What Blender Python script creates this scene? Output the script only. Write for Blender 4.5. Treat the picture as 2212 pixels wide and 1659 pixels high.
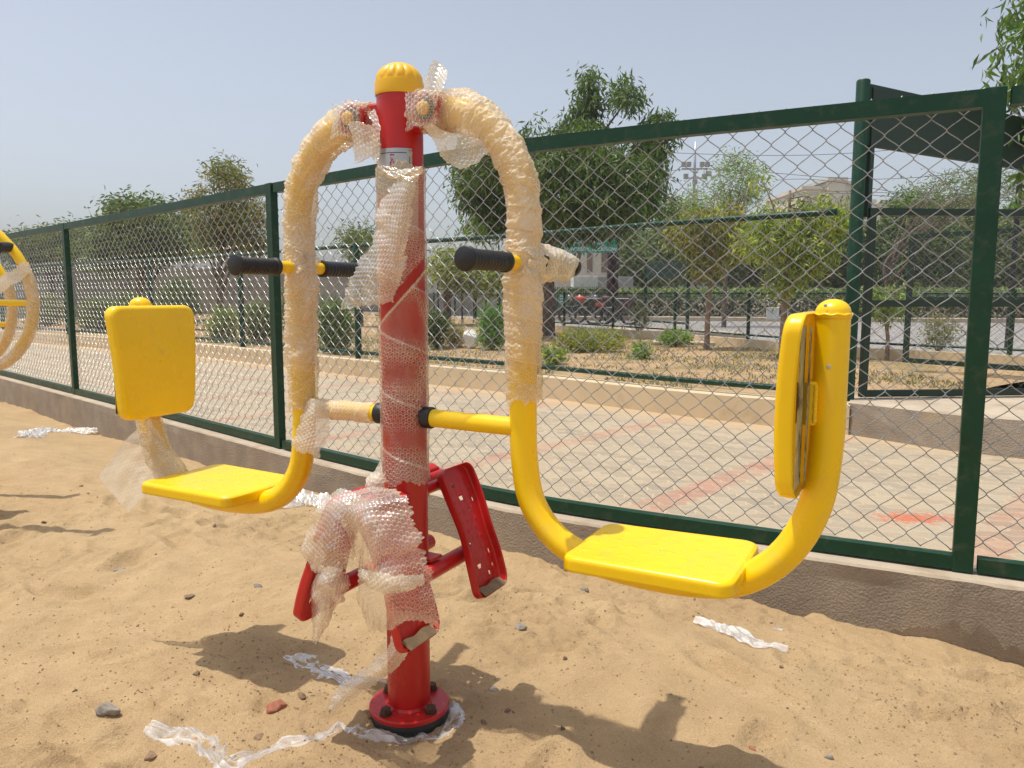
import bpy, math, random
import numpy as np
from mathutils import Vector

R = math.radians
SC = bpy.context.scene
for o in list(bpy.data.objects): bpy.data.objects.remove(o)
COL = SC.collection

# ------------------------------------------------------------------ camera, sky, sun, exposure
CAMH = 1.115
PITCH = 6.66
cam_d = bpy.data.cameras.new('camera'); cam = bpy.data.objects.new('camera', cam_d); COL.objects.link(cam)
cam.location = (0, 0, CAMH); cam.rotation_euler = (R(90 - PITCH), 0, 0)
cam_d.sensor_fit = 'HORIZONTAL'; cam_d.sensor_width = 36; cam_d.lens = 36 * 1661 / 2212
cam_d.clip_start = 0.05; cam_d.clip_end = 2000
SC.camera = cam

SUN = Vector((-0.255, 0.011, 1.0)).normalized()
world = bpy.data.worlds.new('World'); SC.world = world; world.use_nodes = True
wn = world.node_tree; wn.nodes.clear()
sky = wn.nodes.new('ShaderNodeTexSky'); sky.sky_type = 'NISHITA'; sky.sun_disc = False
sky.sun_elevation = math.asin(SUN.z); sky.sun_rotation = math.atan2(SUN.x, SUN.y)
sky.altitude = 120; sky.air_density = 1.0; sky.dust_density = 3.2; sky.ozone_density = 2.2
hsv = wn.nodes.new('ShaderNodeHueSaturation'); hsv.inputs['Saturation'].default_value = 0.54; hsv.inputs['Value'].default_value = 1.08
bg = wn.nodes.new('ShaderNodeBackground'); bg.inputs['Strength'].default_value = 0.15
wo = wn.nodes.new('ShaderNodeOutputWorld')
wn.links.new(sky.outputs[0], hsv.inputs['Color']); wn.links.new(hsv.outputs[0], bg.inputs['Color']); wn.links.new(bg.outputs[0], wo.inputs['Surface'])
sun_d = bpy.data.lights.new('sun', 'SUN'); sun_d.energy = 3.6; sun_d.angle = R(0.6); sun_d.color = (1.0, 0.945, 0.86)
sun = bpy.data.objects.new('sun', sun_d); COL.objects.link(sun); sun.location = (-5, 2, 12)
sun.rotation_euler = SUN.to_track_quat('Z', 'Y').to_euler()
SC.view_settings.view_transform = 'Standard'; SC.view_settings.look = 'None'
SC.view_settings.exposure = 0.04; SC.view_settings.gamma = 1.0; SC.view_settings.use_curve_mapping = False
SC.render.engine = 'CYCLES'
SC.cycles.max_bounces = 8; SC.cycles.transparent_max_bounces = 16; SC.cycles.transmission_bounces = 4
SC.cycles.caustics_reflective = False; SC.cycles.caustics_refractive = False

# ------------------------------------------------------------------ helpers
def vn(x, y, seed=0):
    """smooth value noise, -1..1"""
    xi = np.floor(x).astype(np.int64); yi = np.floor(y).astype(np.int64)
    fx = x - xi; fy = y - yi; fx = fx*fx*(3-2*fx); fy = fy*fy*(3-2*fy)
    def hsh(a, b):
        n = (a * 374761393 + b * 668265263 + seed * 974711) & 0x7fffffff
        n = ((n ^ (n >> 13)) * 1274126177) & 0x7fffffff
        n = (n ^ (n >> 16)) & 0xffff
        return n / 32767.5 - 1
    a = hsh(xi, yi); b = hsh(xi+1, yi); c = hsh(xi, yi+1); d = hsh(xi+1, yi+1)
    return (a*(1-fx)+b*fx)*(1-fy) + (c*(1-fx)+d*fx)*fy
def fbm(x, y, seed=0, oct=4, gain=.5):
    s = 0; a = 1
    for i in range(oct): s = s + a*vn(x*2**i, y*2**i, seed+i*7); a *= gain
    return s
def sstep(a, b, x):
    t = np.clip((x-a)/(b-a), 0, 1); return t*t*(3-2*t)

def new_obj(name, verts, faces, mat=None, parent=None, smooth=True, attrs=None, mats=None, mat_idx=None):
    """faces: list of tuples, or numpy int array (n,3|4)"""
    me = bpy.data.meshes.new(name)
    v = np.asarray(verts, dtype=np.float32).reshape(-1, 3)
    if isinstance(faces, np.ndarray):
        k = faces.shape[1]; n = len(faces)
        me.vertices.add(len(v)); me.vertices.foreach_set('co', v.ravel())
        me.loops.add(n*k); me.loops.foreach_set('vertex_index', faces.astype(np.int32).ravel())
        me.polygons.add(n); me.polygons.foreach_set('loop_start', np.arange(0, n*k, k, dtype=np.int32))
        me.polygons.foreach_set('loop_total', np.full(n, k, dtype=np.int32))
        me.update(calc_edges=True)
    else:
        me.from_pydata([tuple(float(c) for c in p) for p in v], [], faces); me.update()
    if attrs:
        for an, av in attrs.items():
            av = np.asarray(av, dtype=np.float32)
            if av.ndim == 2:
                at = me.attributes.new(an, 'FLOAT_COLOR', 'POINT')
                if av.shape[1] == 3: av = np.concatenate([av, np.ones((len(av), 1), np.float32)], 1)
                at.data.foreach_set('color', av.ravel())
            else:
                at = me.attributes.new(an, 'FLOAT', 'POINT'); at.data.foreach_set('value', av.ravel())
    for m in (mats or ([mat] if mat else [])): me.materials.append(m)
    if mat_idx is not None: me.polygons.foreach_set('material_index', np.asarray(mat_idx, dtype=np.int32))
    me.polygons.foreach_set('use_smooth', np.full(len(me.polygons), bool(smooth)))
    me.validate()
    o = bpy.data.objects.new(name, me); COL.objects.link(o)
    if parent: o.parent = parent
    return o
def empty(name, loc, label, cat, group=None, rz=0):
    o = bpy.data.objects.new(name, None); COL.objects.link(o); o.location = loc; o.rotation_euler = (0, 0, rz)
    o.empty_display_size = .1
    return tag(o, label, cat, group)
def tag(o, label, cat, group=None, kind=None):
    if label: o['label'] = label
    if cat: o['category'] = cat
    if group: o['group'] = group
    if kind: o['kind'] = kind
    return o
def struct(o, label=None, cat=None, kind='structure'):
    return tag(o, label, cat, None, kind)
def grid_faces(nu, nv, wrap=False):
    i = np.arange(nu-1)[:, None]; j = np.arange(nv if wrap else nv-1)[None, :]
    a = i*nv + j; b = i*nv + (j+1) % nv; c = (i+1)*nv + (j+1) % nv; d = (i+1)*nv + j
    return np.stack([a, b, c, d], -1).reshape(-1, 4)
class MB:
    def __init__(s): s.v = []; s.f = []; s.m = []; s.cm = 0
    def add(s, vs, fs):
        o = len(s.v); s.v += [tuple(p) for p in vs]; s.f += [tuple(i+o for i in f) for f in fs]; s.m += [s.cm]*len(fs)
    def box(s, c, d, rz=0, bev=0.0):
        x, y, z = d[0]/2, d[1]/2, d[2]/2; ca, sa = math.cos(rz), math.sin(rz)
        if bev <= 0:
            pts = [(-x,-y,-z),(x,-y,-z),(x,y,-z),(-x,y,-z),(-x,-y,z),(x,-y,z),(x,y,z),(-x,y,z)]
            fs = [(0,3,2,1),(4,5,6,7),(0,1,5,4),(1,2,6,5),(2,3,7,6),(3,0,4,7)]
        else:
            b = bev; pts = []
            for zz, ins in ((-z, b), (-z+b, 0), (z-b, 0), (z, b)):
                X, Y = x-ins, y-ins
                pts += [(-X+b,-Y,zz),(X-b,-Y,zz),(X,-Y+b,zz),(X,Y-b,zz),(X-b,Y,zz),(-X+b,Y,zz),(-X,Y-b,zz),(-X,-Y+b,zz)]
            fs = [tuple(range(7,-1,-1)), tuple(range(24, 32))]
            for r in range(3):
                for k in range(8): fs.append((r*8+k, r*8+(k+1)%8, (r+1)*8+(k+1)%8, (r+1)*8+k))
        s.add([(c[0]+p[0]*ca-p[1]*sa, c[1]+p[0]*sa+p[1]*ca, c[2]+p[2]) for p in pts], fs)
    def tube(s, pts, r, seg=12, caps=True):
        V, F = tube_geo(pts, r, seg); s.add(V.tolist(), [tuple(f) for f in F.tolist()])
        if caps:
            o = len(s.v) - len(V); n = len(V)//seg
            s.f.append(tuple(o+k for k in range(seg-1,-1,-1))); s.f.append(tuple(o+(n-1)*seg+k for k in range(seg))); s.m += [s.cm]*2
    def lathe(s, c, prof, seg=24, ax=(0,0,1)):
        axv = Vector(ax).normalized(); q = Vector((0,0,1)).rotation_difference(axv)
        vs = []; fs = []
        for (r, z) in prof:
            for k in range(seg):
                a = 2*math.pi*k/seg; p = q @ Vector((r*math.cos(a), r*math.sin(a), z)); vs.append((c[0]+p.x, c[1]+p.y, c[2]+p.z))
        for i in range(len(prof)-1):
            for k in range(seg): fs.append((i*seg+k, i*seg+(k+1)%seg, (i+1)*seg+(k+1)%seg, (i+1)*seg+k))
        fs.append(tuple(range(seg-1,-1,-1))); fs.append(tuple((len(prof)-1)*seg+k for k in range(seg)))
        s.add(vs, fs)
    def build(s, name, mat, parent=None, smooth=False, mats=None, angle=None):
        o = new_obj(name, s.v, s.f, mat, parent, smooth=smooth, mats=mats, mat_idx=s.m if mats else None)
        if angle is not None:
            o.data.polygons.foreach_set('use_smooth', np.ones(len(o.data.polygons), dtype=bool))
            o.data.set_sharp_from_angle(angle=R(angle))
        return o
def catmull(P, n=12, closed=False):
    P = np.asarray(P, float); out = []
    m = len(P)
    for i in range(m-1 if not closed else m):
        p1 = P[i]; p2 = P[(i+1) % m]
        p0 = P[i-1] if (i > 0 or closed) else 2*p1-p2
        p3 = P[(i+2) % m] if (i+2 < m or closed) else 2*p2-p1
        for k in range(n):
            t = k/n
            out.append(.5*((2*p1)+(p2-p0)*t+(2*p0-5*p1+4*p2-p3)*t*t+(3*p1-p0-3*p2+p3)*t**3))
    if not closed: out.append(P[-1])
    return np.array(out)
def resample(P, step):
    P = np.asarray(P, float); d = np.linalg.norm(np.diff(P, axis=0), axis=1); s = np.concatenate([[0], np.cumsum(d)])
    n = max(2, int(s[-1]/step)+1); t = np.linspace(0, s[-1], n)
    return np.stack([np.interp(t, s, P[:, k]) for k in range(P.shape[1])], 1), t
def frames(P):
    T = np.gradient(P, axis=0); T /= np.linalg.norm(T, axis=1)[:, None]+1e-12
    N = np.zeros_like(P); up = np.array([0, 0, 1.]) if abs(T[0][2]) < .9 else np.array([1., 0, 0])
    n = np.cross(T[0], up); n /= np.linalg.norm(n)
    for i in range(len(P)):
        n = n - T[i]*np.dot(n, T[i]); n /= np.linalg.norm(n); N[i] = n
    return T, N, np.cross(T, N)
def tube_geo(pts, r, seg=12):
    P = np.asarray(pts, float); T, N, B = frames(P)
    r = np.broadcast_to(np.asarray(r, float), (len(P),))
    th = np.linspace(0, 2*math.pi, seg, endpoint=False)
    V = P[:, None, :] + r[:, None, None]*(np.cos(th)[None, :, None]*N[:, None, :] + np.sin(th)[None, :, None]*B[:, None, :])
    return V.reshape(-1, 3), grid_faces(len(P), seg, True)

# ------------------------------------------------------------------ materials
def mat(name):
    m = bpy.data.materials.new(name); m.use_nodes = True; nt = m.node_tree; nt.nodes.clear()
    out = nt.nodes.new('ShaderNodeOutputMaterial'); return m, nt, out
def N_(nt, t, **kw):
    n = nt.nodes.new(t)
    for k, v in kw.items():
        if k in n.inputs: n.inputs[k].default_value = v
        else: setattr(n, k, v)
    return n
def noise_(nt, scale, detail=4, rough=.55, vec=None, dist=0):
    n = nt.nodes.new('ShaderNodeTexNoise'); n.inputs['Scale'].default_value = scale; n.inputs['Detail'].default_value = detail
    n.inputs['Roughness'].default_value = rough; n.inputs['Distortion'].default_value = dist
    if vec: nt.links.new(vec, n.inputs['Vector'])
    return n
def ramp_(nt, fac, stops):
    r = nt.nodes.new('ShaderNodeValToRGB'); e = r.color_ramp.elements
    while len(e) < len(stops): e.new(.5)
    for i, (p, c) in enumerate(stops):
        e[i].position = p; e[i].color = (c[0], c[1], c[2], 1) if isinstance(c, tuple) else (c, c, c, 1)
    nt.links.new(fac, r.inputs[0]); return r
def mixc(nt, fac, a, b, bt='MIX'):
    m = nt.nodes.new('ShaderNodeMix'); m.data_type = 'RGBA'; m.blend_type = bt
    for sock, val in ((m.inputs[0], fac), (m.inputs[6], a), (m.inputs[7], b)):
        if hasattr(val, 'links'): nt.links.new(val, sock)
        else: sock.default_value = val if not isinstance(val, tuple) else (val[0], val[1], val[2], 1)
    return m.outputs[2]
def pbsdf(nt, out, color, rough=.6, metal=0, bump=None, bstr=.3, bdist=.01, spec=.5, coat=0, link=True):
    p = nt.nodes.new('ShaderNodeBsdfPrincipled')
    if hasattr(color, 'links'): nt.links.new(color, p.inputs['Base Color'])
    else: p.inputs['Base Color'].default_value = (*color, 1)
    if hasattr(rough, 'links'): nt.links.new(rough, p.inputs['Roughness'])
    else: p.inputs['Roughness'].default_value = rough
    p.inputs['Metallic'].default_value = metal; p.inputs['Specular IOR Level'].default_value = spec
    p.inputs['Coat Weight'].default_value = coat; p.inputs['Coat Roughness'].default_value = .08
    if bump is not None:
        b = nt.nodes.new('ShaderNodeBump'); b.inputs['Strength'].default_value = bstr; b.inputs['Distance'].default_value = bdist
        nt.links.new(bump, b.inputs['Height']); nt.links.new(b.outputs[0], p.inputs['Normal'])
    if link: nt.links.new(p.outputs[0], out.inputs['Surface'])
    return p
def objco(nt): return nt.nodes.new('ShaderNodeTexCoord').outputs['Object']
def simple(name, col, rough=.6, metal=0, var=.12, scale=8, bstr=.1, bscale=60, spec=.5, coat=0, dirt=None, bdist=.003):
    m, nt, out = mat(name); co = objco(nt)
    n = noise_(nt, scale, 5, .6, co)
    dark = tuple(c*(1-var) for c in col); lite = tuple(min(1, c*(1+var)) for c in col)
    c = ramp_(nt, n.outputs[0], [(.3, dark), (.7, lite)]).outputs[0]
    if dirt:
        n2 = noise_(nt, dirt[1], 6, .7, co, 0.4)
        f = ramp_(nt, n2.outputs[0], [(dirt[2], 0.0), (min(1, dirt[2]+.16), 1.0)])
        mul = nt.nodes.new('ShaderNodeMath'); mul.operation = 'MULTIPLY'; mul.inputs[1].default_value = dirt[3]
        nt.links.new(f.outputs[0], mul.inputs[0])
        c = mixc(nt, mul.outputs[0], c, dirt[0])
    b = noise_(nt, bscale, 3, .5, co)
    rr = ramp_(nt, n.outputs[0], [(.3, max(0, rough-.06)), (.7, min(1, rough+.08))]).outputs[0]
    pbsdf(nt, out, c, rr, metal, b.outputs[0], bstr, bdist, spec, coat)
    return m
M = {}
DUST = (.42, .30, .17)
M['yellow'] = simple('yellow_paint', (.93, .60, .001), .28, var=.03, bstr=.05, bscale=14, bdist=.004, dirt=(DUST, 9, .60, .22))
def chips(m, thr=.735):
    nt = m.node_tree; p = [n for n in nt.nodes if n.type == 'BSDF_PRINCIPLED'][0]; src = p.inputs['Base Color'].links[0].from_socket; co = objco(nt)
    n = noise_(nt, 46, 5, .65, co, .3); f = ramp_(nt, n.outputs[0], [(thr, 0.0), (thr+.02, .85)]); n2 = noise_(nt, 5, 5, .7, co, .8); f2 = ramp_(nt, n2.outputs[0], [(.55, 0.0), (.75, .22)])
    c = mixc(nt, f2.outputs[0], src, (.50, .36, .14)); c = mixc(nt, f.outputs[0], c, (.10, .07, .04)); nt.links.new(c, p.inputs['Base Color'])
chips(M['yellow'])
M['yellow_cap'] = simple('yellow_plastic', (.84, .49, .012), .45, var=.04, bstr=.03, dirt=(DUST, 12, .6, .15))
M['red'] = simple('red_paint', (.48, .012, .010), .30, var=.10, bstr=.05, bscale=14, dirt=((.45, .16, .10), 11, .56, .35))
M['black_rubber'] = simple('black_rubber', (.012, .012, .013), .45, var=.2, bstr=.2, bscale=200)
M['green'] = simple('green_paint', (.004, .042, .019), .40, var=.15, bstr=.05, spec=.3, dirt=((.10, .11, .07), 14, .52, .35))
M['green_dark'] = simple('dark_green_paint', (.006, .03, .018), .45, var=.15, bstr=.05)
M['wire'] = simple('galvanised_wire', (.40, .41, .405), .30, .8, var=.2, scale=30, bstr=.1)
M['steel'] = simple('brushed_steel', (.5, .5, .5), .35, .9, var=.1, scale=40, bstr=.1)
M['bolt'] = simple('rusty_bolt', (.10, .05, .025), .7, .3, var=.4, scale=60, bstr=.5)
M['dark_line'] = simple('black_ink', (.01, .01, .01), .5)
M['red_ink'] = simple('red_ink', (.35, .01, .03), .5)
M['maroon'] = simple('maroon_paint', (.05, .016, .018), .5)
M['bark'] = simple('bark', (.15, .105, .075), .9, var=.4, scale=14, bstr=.8, bscale=30, bdist=.02)
M['bark_pale'] = simple('pale_bark', (.26, .19, .14), .9, var=.35, scale=12, bstr=.8, bscale=30, bdist=.02)
M['cream'] = simple('cream_wall_paint', (.66, .52, .33), .85, var=.07, scale=3, bstr=.3, bscale=60, dirt=((.42, .29, .16), 2.2, .53, .55))
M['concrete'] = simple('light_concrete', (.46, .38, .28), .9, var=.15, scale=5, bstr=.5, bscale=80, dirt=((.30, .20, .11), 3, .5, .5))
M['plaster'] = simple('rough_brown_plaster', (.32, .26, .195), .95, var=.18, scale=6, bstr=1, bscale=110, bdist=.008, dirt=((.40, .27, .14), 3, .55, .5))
M['grey_wall'] = simple('grey_boundary_wall', (.27, .25, .215), .9, var=.3, scale=.8, bstr=.3)
M['white_paint'] = simple('white_paint', (.75, .74, .7), .7, var=.08, scale=2)
M['building'] = simple('cream_render', (.74, .67, .55), .9, var=.1, scale=.2, bstr=.1)
M['building_grey'] = simple('grey_render', (.36, .35, .34), .9, var=.1, scale=.3, bstr=.1)
M['window'] = simple('dark_glass', (.05, .06, .07), .2)
M['sign_green'] = simple('green_sign_board', (.01, .30, .20), .5, var=.06)
M['asphalt'] = simple('asphalt', (.27, .26, .25), .95, var=.25, scale=3, bstr=.3, dirt=((.34, .25, .15), 1.2, .5, .4))
M['redorange'] = simple('red_bike_paint', (.5, .06, .03), .4)
M['black_metal'] = simple('black_metal', (.015, .016, .018), .5)
M['pale_weld'] = simple('pale_primer', (.42, .36, .15), .6, var=.3, scale=20, dirt=((.03, .018, .012), 16, .46, .95))
M['sand_in'] = simple('sand_in_tray', (.21, .15, .085), 1, var=.2, scale=40, bstr=.6)

def mat_film():
    m, nt, out = mat('bubble_film')
    ad = N_(nt, 'ShaderNodeAttribute', attribute_name='dens'); ar = N_(nt, 'ShaderNodeAttribute', attribute_name='ring')
    co = objco(nt); n = noise_(nt, 14, 4, .6, co)
    nm = N_(nt, 'ShaderNodeMath', operation='MULTIPLY_ADD'); nt.links.new(n.outputs[0], nm.inputs[0]); nm.inputs[1].default_value = .36; nm.inputs[2].default_value = -.18
    rm = N_(nt, 'ShaderNodeMath', operation='MULTIPLY_ADD'); nt.links.new(ar.outputs['Fac'], rm.inputs[0]); rm.inputs[1].default_value = .55; nt.links.new(ad.outputs['Fac'], rm.inputs[2])
    sm = N_(nt, 'ShaderNodeMath', operation='ADD', use_clamp=True); nt.links.new(nm.outputs[0], sm.inputs[0]); nt.links.new(rm.outputs[0], sm.inputs[1])
    lim = N_(nt, 'ShaderNodeMath', operation='MINIMUM'); nt.links.new(sm.outputs[0], lim.inputs[0]); lim.inputs[1].default_value = .93
    n2 = noise_(nt, 7, 3, .6, co)
    colr = ramp_(nt, n2.outputs[0], [(.3, (.94, .83, .62)), (.6, (.95, .88, .74)), (.85, (.88, .70, .45))])
    d = N_(nt, 'ShaderNodeBsdfDiffuse'); nt.links.new(colr.outputs[0], d.inputs[0])
    tl = N_(nt, 'ShaderNodeBsdfTranslucent'); nt.links.new(colr.outputs[0], tl.inputs[0])
    tr = N_(nt, 'ShaderNodeBsdfTransparent'); tr.inputs[0].default_value = (.97, .95, .90, 1)
    gl = N_(nt, 'ShaderNodeBsdfGlossy'); gl.inputs['Roughness'].default_value = .24; gl.inputs[0].default_value = (1, 1, 1, 1)
    a = N_(nt, 'ShaderNodeMixShader'); a.inputs[0].default_value = .38; nt.links.new(d.outputs[0], a.inputs[1]); nt.links.new(tl.outputs[0], a.inputs[2])
    b = N_(nt, 'ShaderNodeMixShader'); nt.links.new(lim.outputs[0], b.inputs[0]); nt.links.new(tr.outputs[0], b.inputs[1]); nt.links.new(a.outputs[0], b.inputs[2])
    fr = N_(nt, 'ShaderNodeFresnel', IOR=1.45)
    fm = N_(nt, 'ShaderNodeMath', operation='MULTIPLY'); nt.links.new(fr.outputs[0], fm.inputs[0]); fm.inputs[1].default_value = .30
    c = N_(nt, 'ShaderNodeMixShader'); nt.links.new(fm.outputs[0], c.inputs[0]); nt.links.new(b.outputs[0], c.inputs[1]); nt.links.new(gl.outputs[0], c.inputs[2])
    nt.links.new(c.outputs[0], out.inputs['Surface']); return m
M['film'] = mat_film()
def mat_plastic():
    m, nt, out = mat('clear_plastic')
    ad = N_(nt, 'ShaderNodeAttribute', attribute_name='dens')
    co = objco(nt); n = noise_(nt, 30, 4, .6, co)
    nm = N_(nt, 'ShaderNodeMath', operation='MULTIPLY_ADD', use_clamp=True); nt.links.new(n.outputs[0], nm.inputs[0]); nm.inputs[1].default_value = .34; nt.links.new(ad.outputs['Fac'], nm.inputs[2])
    p = pbsdf(nt, out, (.86, .83, .78), .45, link=False, spec=.3)
    tr = N_(nt, 'ShaderNodeBsdfTransparent')
    b = N_(nt, 'ShaderNodeMixShader'); nt.links.new(nm.outputs[0], b.inputs[0]); nt.links.new(tr.outputs[0], b.inputs[1]); nt.links.new(p.outputs[0], b.inputs[2])
    gl = N_(nt, 'ShaderNodeBsdfGlossy'); gl.inputs['Roughness'].default_value = .22
    fr = N_(nt, 'ShaderNodeFresnel', IOR=1.25); fr2 = N_(nt, 'ShaderNodeMath', operation='MULTIPLY'); nt.links.new(fr.outputs[0], fr2.inputs[0]); fr2.inputs[1].default_value = .35
    c = N_(nt, 'ShaderNodeMixShader'); nt.links.new(fr2.outputs[0], c.inputs[0]); nt.links.new(b.outputs[0], c.inputs[1]); nt.links.new(gl.outputs[0], c.inputs[2])
    nt.links.new(c.outputs[0], out.inputs['Surface']); return m
M['plastic'] = mat_plastic()
def mat_leaf(name, transl=.3, rough=.45):
    m, nt, out = mat(name)
    a = N_(nt, 'ShaderNodeAttribute', attribute_name='tint')
    p = pbsdf(nt, out, a.outputs['Color'], rough, link=False)
    t = N_(nt, 'ShaderNodeBsdfTranslucent')
    tc = mixc(nt, 1.0, a.outputs['Color'], (1.6, 1.8, .8), 'MULTIPLY'); nt.links.new(tc, t.inputs[0])
    b = N_(nt, 'ShaderNodeMixShader'); b.inputs[0].default_value = transl; nt.links.new(p.outputs[0], b.inputs[1]); nt.links.new(t.outputs[0], b.inputs[2])
    nt.links.new(b.outputs[0], out.inputs['Surface']); return m
M['leaf'] = mat_leaf('leaves')
M['scrub'] = simple('dry_scrub_ground', (.17, .14, .085), .95, var=.4, scale=.6, bstr=.4)
def mat_sand():
    m, nt, out = mat('sand'); co = objco(nt)
    n1 = noise_(nt, .9, 6, .6, co); n2 = noise_(nt, 7, 6, .65, co, .5); n3 = noise_(nt, 260, 3, .7, co); n4 = noise_(nt, 55, 5, .7, co)
    a1 = N_(nt, 'ShaderNodeAttribute', attribute_name='sand_dark')
    c1 = ramp_(nt, n1.outputs[0], [(.3, (.37, .255, .125)), (.5, (.455, .32, .16)), (.7, (.53, .385, .205))]).outputs[0]
    c2 = mixc(nt, .5, c1, ramp_(nt, n2.outputs[0], [(.3, (.30, .20, .095)), (.7, (.56, .41, .23))]).outputs[0])
    c3 = mixc(nt, .35, c2, ramp_(nt, n3.outputs[0], [(.3, (.30, .20, .10)), (.52, (.55, .38, .21)), (.75, (.80, .62, .42))]).outputs[0])
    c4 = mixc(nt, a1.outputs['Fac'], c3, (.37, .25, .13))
    sp = ramp_(nt, n4.outputs[0], [(.65, 0.0), (.71, 1.0)]); spm = N_(nt, 'ShaderNodeMath', operation='MULTIPLY'); nt.links.new(sp.outputs[0], spm.inputs[0]); spm.inputs[1].default_value = .3
    c5 = mixc(nt, spm.outputs[0], c4, (.26, .18, .11))
    b1 = N_(nt, 'ShaderNodeMath', operation='MULTIPLY_ADD'); nt.links.new(n4.outputs[0], b1.inputs[0]); b1.inputs[1].default_value = 3.0; nt.links.new(n3.outputs[0], b1.inputs[2])
    pbsdf(nt, out, c5, .95, 0, b1.outputs[0], .7, .006, .2)
    return m
M['sand'] = mat_sand()
def mat_paver():
    m, nt, out = mat('interlocking_pavers')
    uv = N_(nt, 'ShaderNodeAttribute', attribute_name='puv'); co = objco(nt)
    wv = noise_(nt, 3.0, 4, .6, co)
    # zigzag edge shift of each block row
    sx = N_(nt, 'ShaderNodeSeparateXYZ'); nt.links.new(uv.outputs['Vector'], sx.inputs[0])
    tri = N_(nt, 'ShaderNodeMath', operation='PINGPONG'); nt.links.new(sx.outputs[0], tri.inputs[0]); tri.inputs[1].default_value = .055
    ad = N_(nt, 'ShaderNodeMath', operation='MULTIPLY_ADD'); nt.links.new(tri.outputs[0], ad.inputs[0]); ad.inputs[1].default_value = .7; nt.links.new(sx.outputs[1], ad.inputs[2])
    tri2 = N_(nt, 'ShaderNodeMath', operation='PINGPONG'); nt.links.new(sx.outputs[1], tri2.inputs[0]); tri2.inputs[1].default_value = .055
    ad2 = N_(nt, 'ShaderNodeMath', operation='MULTIPLY_ADD'); nt.links.new(tri2.outputs[0], ad2.inputs[0]); ad2.inputs[1].default_value = .7; nt.links.new(sx.outputs[0], ad2.inputs[2])
    cb = N_(nt, 'ShaderNodeCombineXYZ'); nt.links.new(ad2.outputs[0], cb.inputs[0]); nt.links.new(ad.outputs[0], cb.inputs[1])
    br = N_(nt, 'ShaderNodeTexBrick'); nt.links.new(cb.outputs[0], br.inputs['Vector'])
    br.inputs['Scale'].default_value = 1; br.inputs['Brick Width'].default_value = .22; br.inputs['Row Height'].default_value = .11
    br.inputs['Mortar Size'].default_value = .006; br.inputs['Mortar Smooth'].default_value = .3
    br.inputs['Color1'].default_value = (.25, .215, .165, 1); br.inputs['Color2'].default_value = (.40, .335, .24, 1); br.inputs['Mortar'].default_value = (.50, .38, .23, 1)
    br2 = N_(nt, 'ShaderNodeTexBrick'); nt.links.new(cb.outputs[0], br2.inputs['Vector'])
    br2.inputs['Scale'].default_value = 1; br2.inputs['Brick Width'].default_value = .22; br2.inputs['Row Height'].default_value = .11
    br2.inputs['Mortar Size'].default_value = .006
    br2.inputs['Color1'].default_value = (.33, .12, .085, 1); br2.inputs['Color2'].default_value = (.42, .19, .13, 1); br2.inputs['Mortar'].default_value = (.46, .27, .17, 1)
    # red bands every 1.43 m along the path, edges following the block outline
    sn = N_(nt, 'ShaderNodeMath', operation='SNAP'); nt.links.new(ad2.outputs[0], sn.inputs[0]); sn.inputs[1].default_value = .055
    pp = N_(nt, 'ShaderNodeMath', operation='PINGPONG'); nt.links.new(ad2.outputs[0], pp.inputs[0]); pp.inputs[1].default_value = .715
    lt = ramp_(nt, pp.outputs[0], [(.092, 1.0), (.108, 0.0)])
    fd = ramp_(nt, wv.outputs[0], [(.35, .20), (.62, .85)])
    mm = N_(nt, 'ShaderNodeMath', operation='MULTIPLY'); nt.links.new(lt.outputs[0], mm.inputs[0]); nt.links.new(fd.outputs[0], mm.inputs[1])
    c = mixc(nt, mm.outputs[0], br.outputs[0], br2.outputs[0])
    n2 = noise_(nt, 1.5, 6, .7, co, .6)
    df = ramp_(nt, n2.outputs[0], [(.42, .08), (.70, .55)])
    c = mixc(nt, df.outputs[0], c, (.45, .34, .205))
    ed = N_(nt, 'ShaderNodeAttribute', attribute_name='edge'); c = mixc(nt, ed.outputs['Fac'], c, (.50, .35, .19))
    # spilled red powder
    vd = N_(nt, 'ShaderNodeVectorMath', operation='MULTIPLY_ADD'); nt.links.new(co, vd.inputs[0]); vd.inputs[1].default_value = (1.0, 1.9, 0); vd.inputs[2].default_value = (-2.0, -3.72*1.9, 0)
    ln = N_(nt, 'ShaderNodeVectorMath', operation='LENGTH'); nt.links.new(vd.outputs[0], ln.inputs[0])
    pn = noise_(nt, 28, 5, .75, co)
    pr = N_(nt, 'ShaderNodeMath', operation='MULTIPLY_ADD'); nt.links.new(pn.outputs[0], pr.inputs[0]); pr.inputs[1].default_value = 1.0; nt.links.new(ln.outputs['Value'], pr.inputs[2])
    pf = ramp_(nt, pr.outputs[0], [(.60, .95), (.72, 0.0)])
    c = mixc(nt, pf.outputs[0], c, (.50, .085, .02))
    gr = noise_(nt, 120, 3, .7, co); c = mixc(nt, .22, c, ramp_(nt, gr.outputs[0], [(.3, (.2, .16, .12)), (.7, (.7, .6, .45))]).outputs[0])
    pbsdf(nt, out, c, .92, 0, br.outputs['Fac'], -.25, .006, .3)
    return m
M['paver'] = mat_paver()
def mat_garden():
    m, nt, out = mat('garden_soil'); co = objco(nt)
    n1 = noise_(nt, 1.3, 6, .7, co, .5); n2 = noise_(nt, 16, 5, .7, co)
    c1 = ramp_(nt, n2.outputs[0], [(.3, (.34, .22, .12)), (.7, (.50, .35, .20))]).outputs[0]
    g = ramp_(nt, n2.outputs[0], [(.3, (.09, .10, .03)), (.55, (.24, .19, .09)), (.7, (.36, .27, .14))]).outputs[0]
    f = ramp_(nt, n1.outputs[0], [(.46, 0.0), (.60, .75)])
    c = mixc(nt, f.outputs[0], c1, g)
    pbsdf(nt, out, c, .95, 0, n2.outputs[0], .5, .02, .2); return m
M['garden'] = mat_garden()
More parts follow.
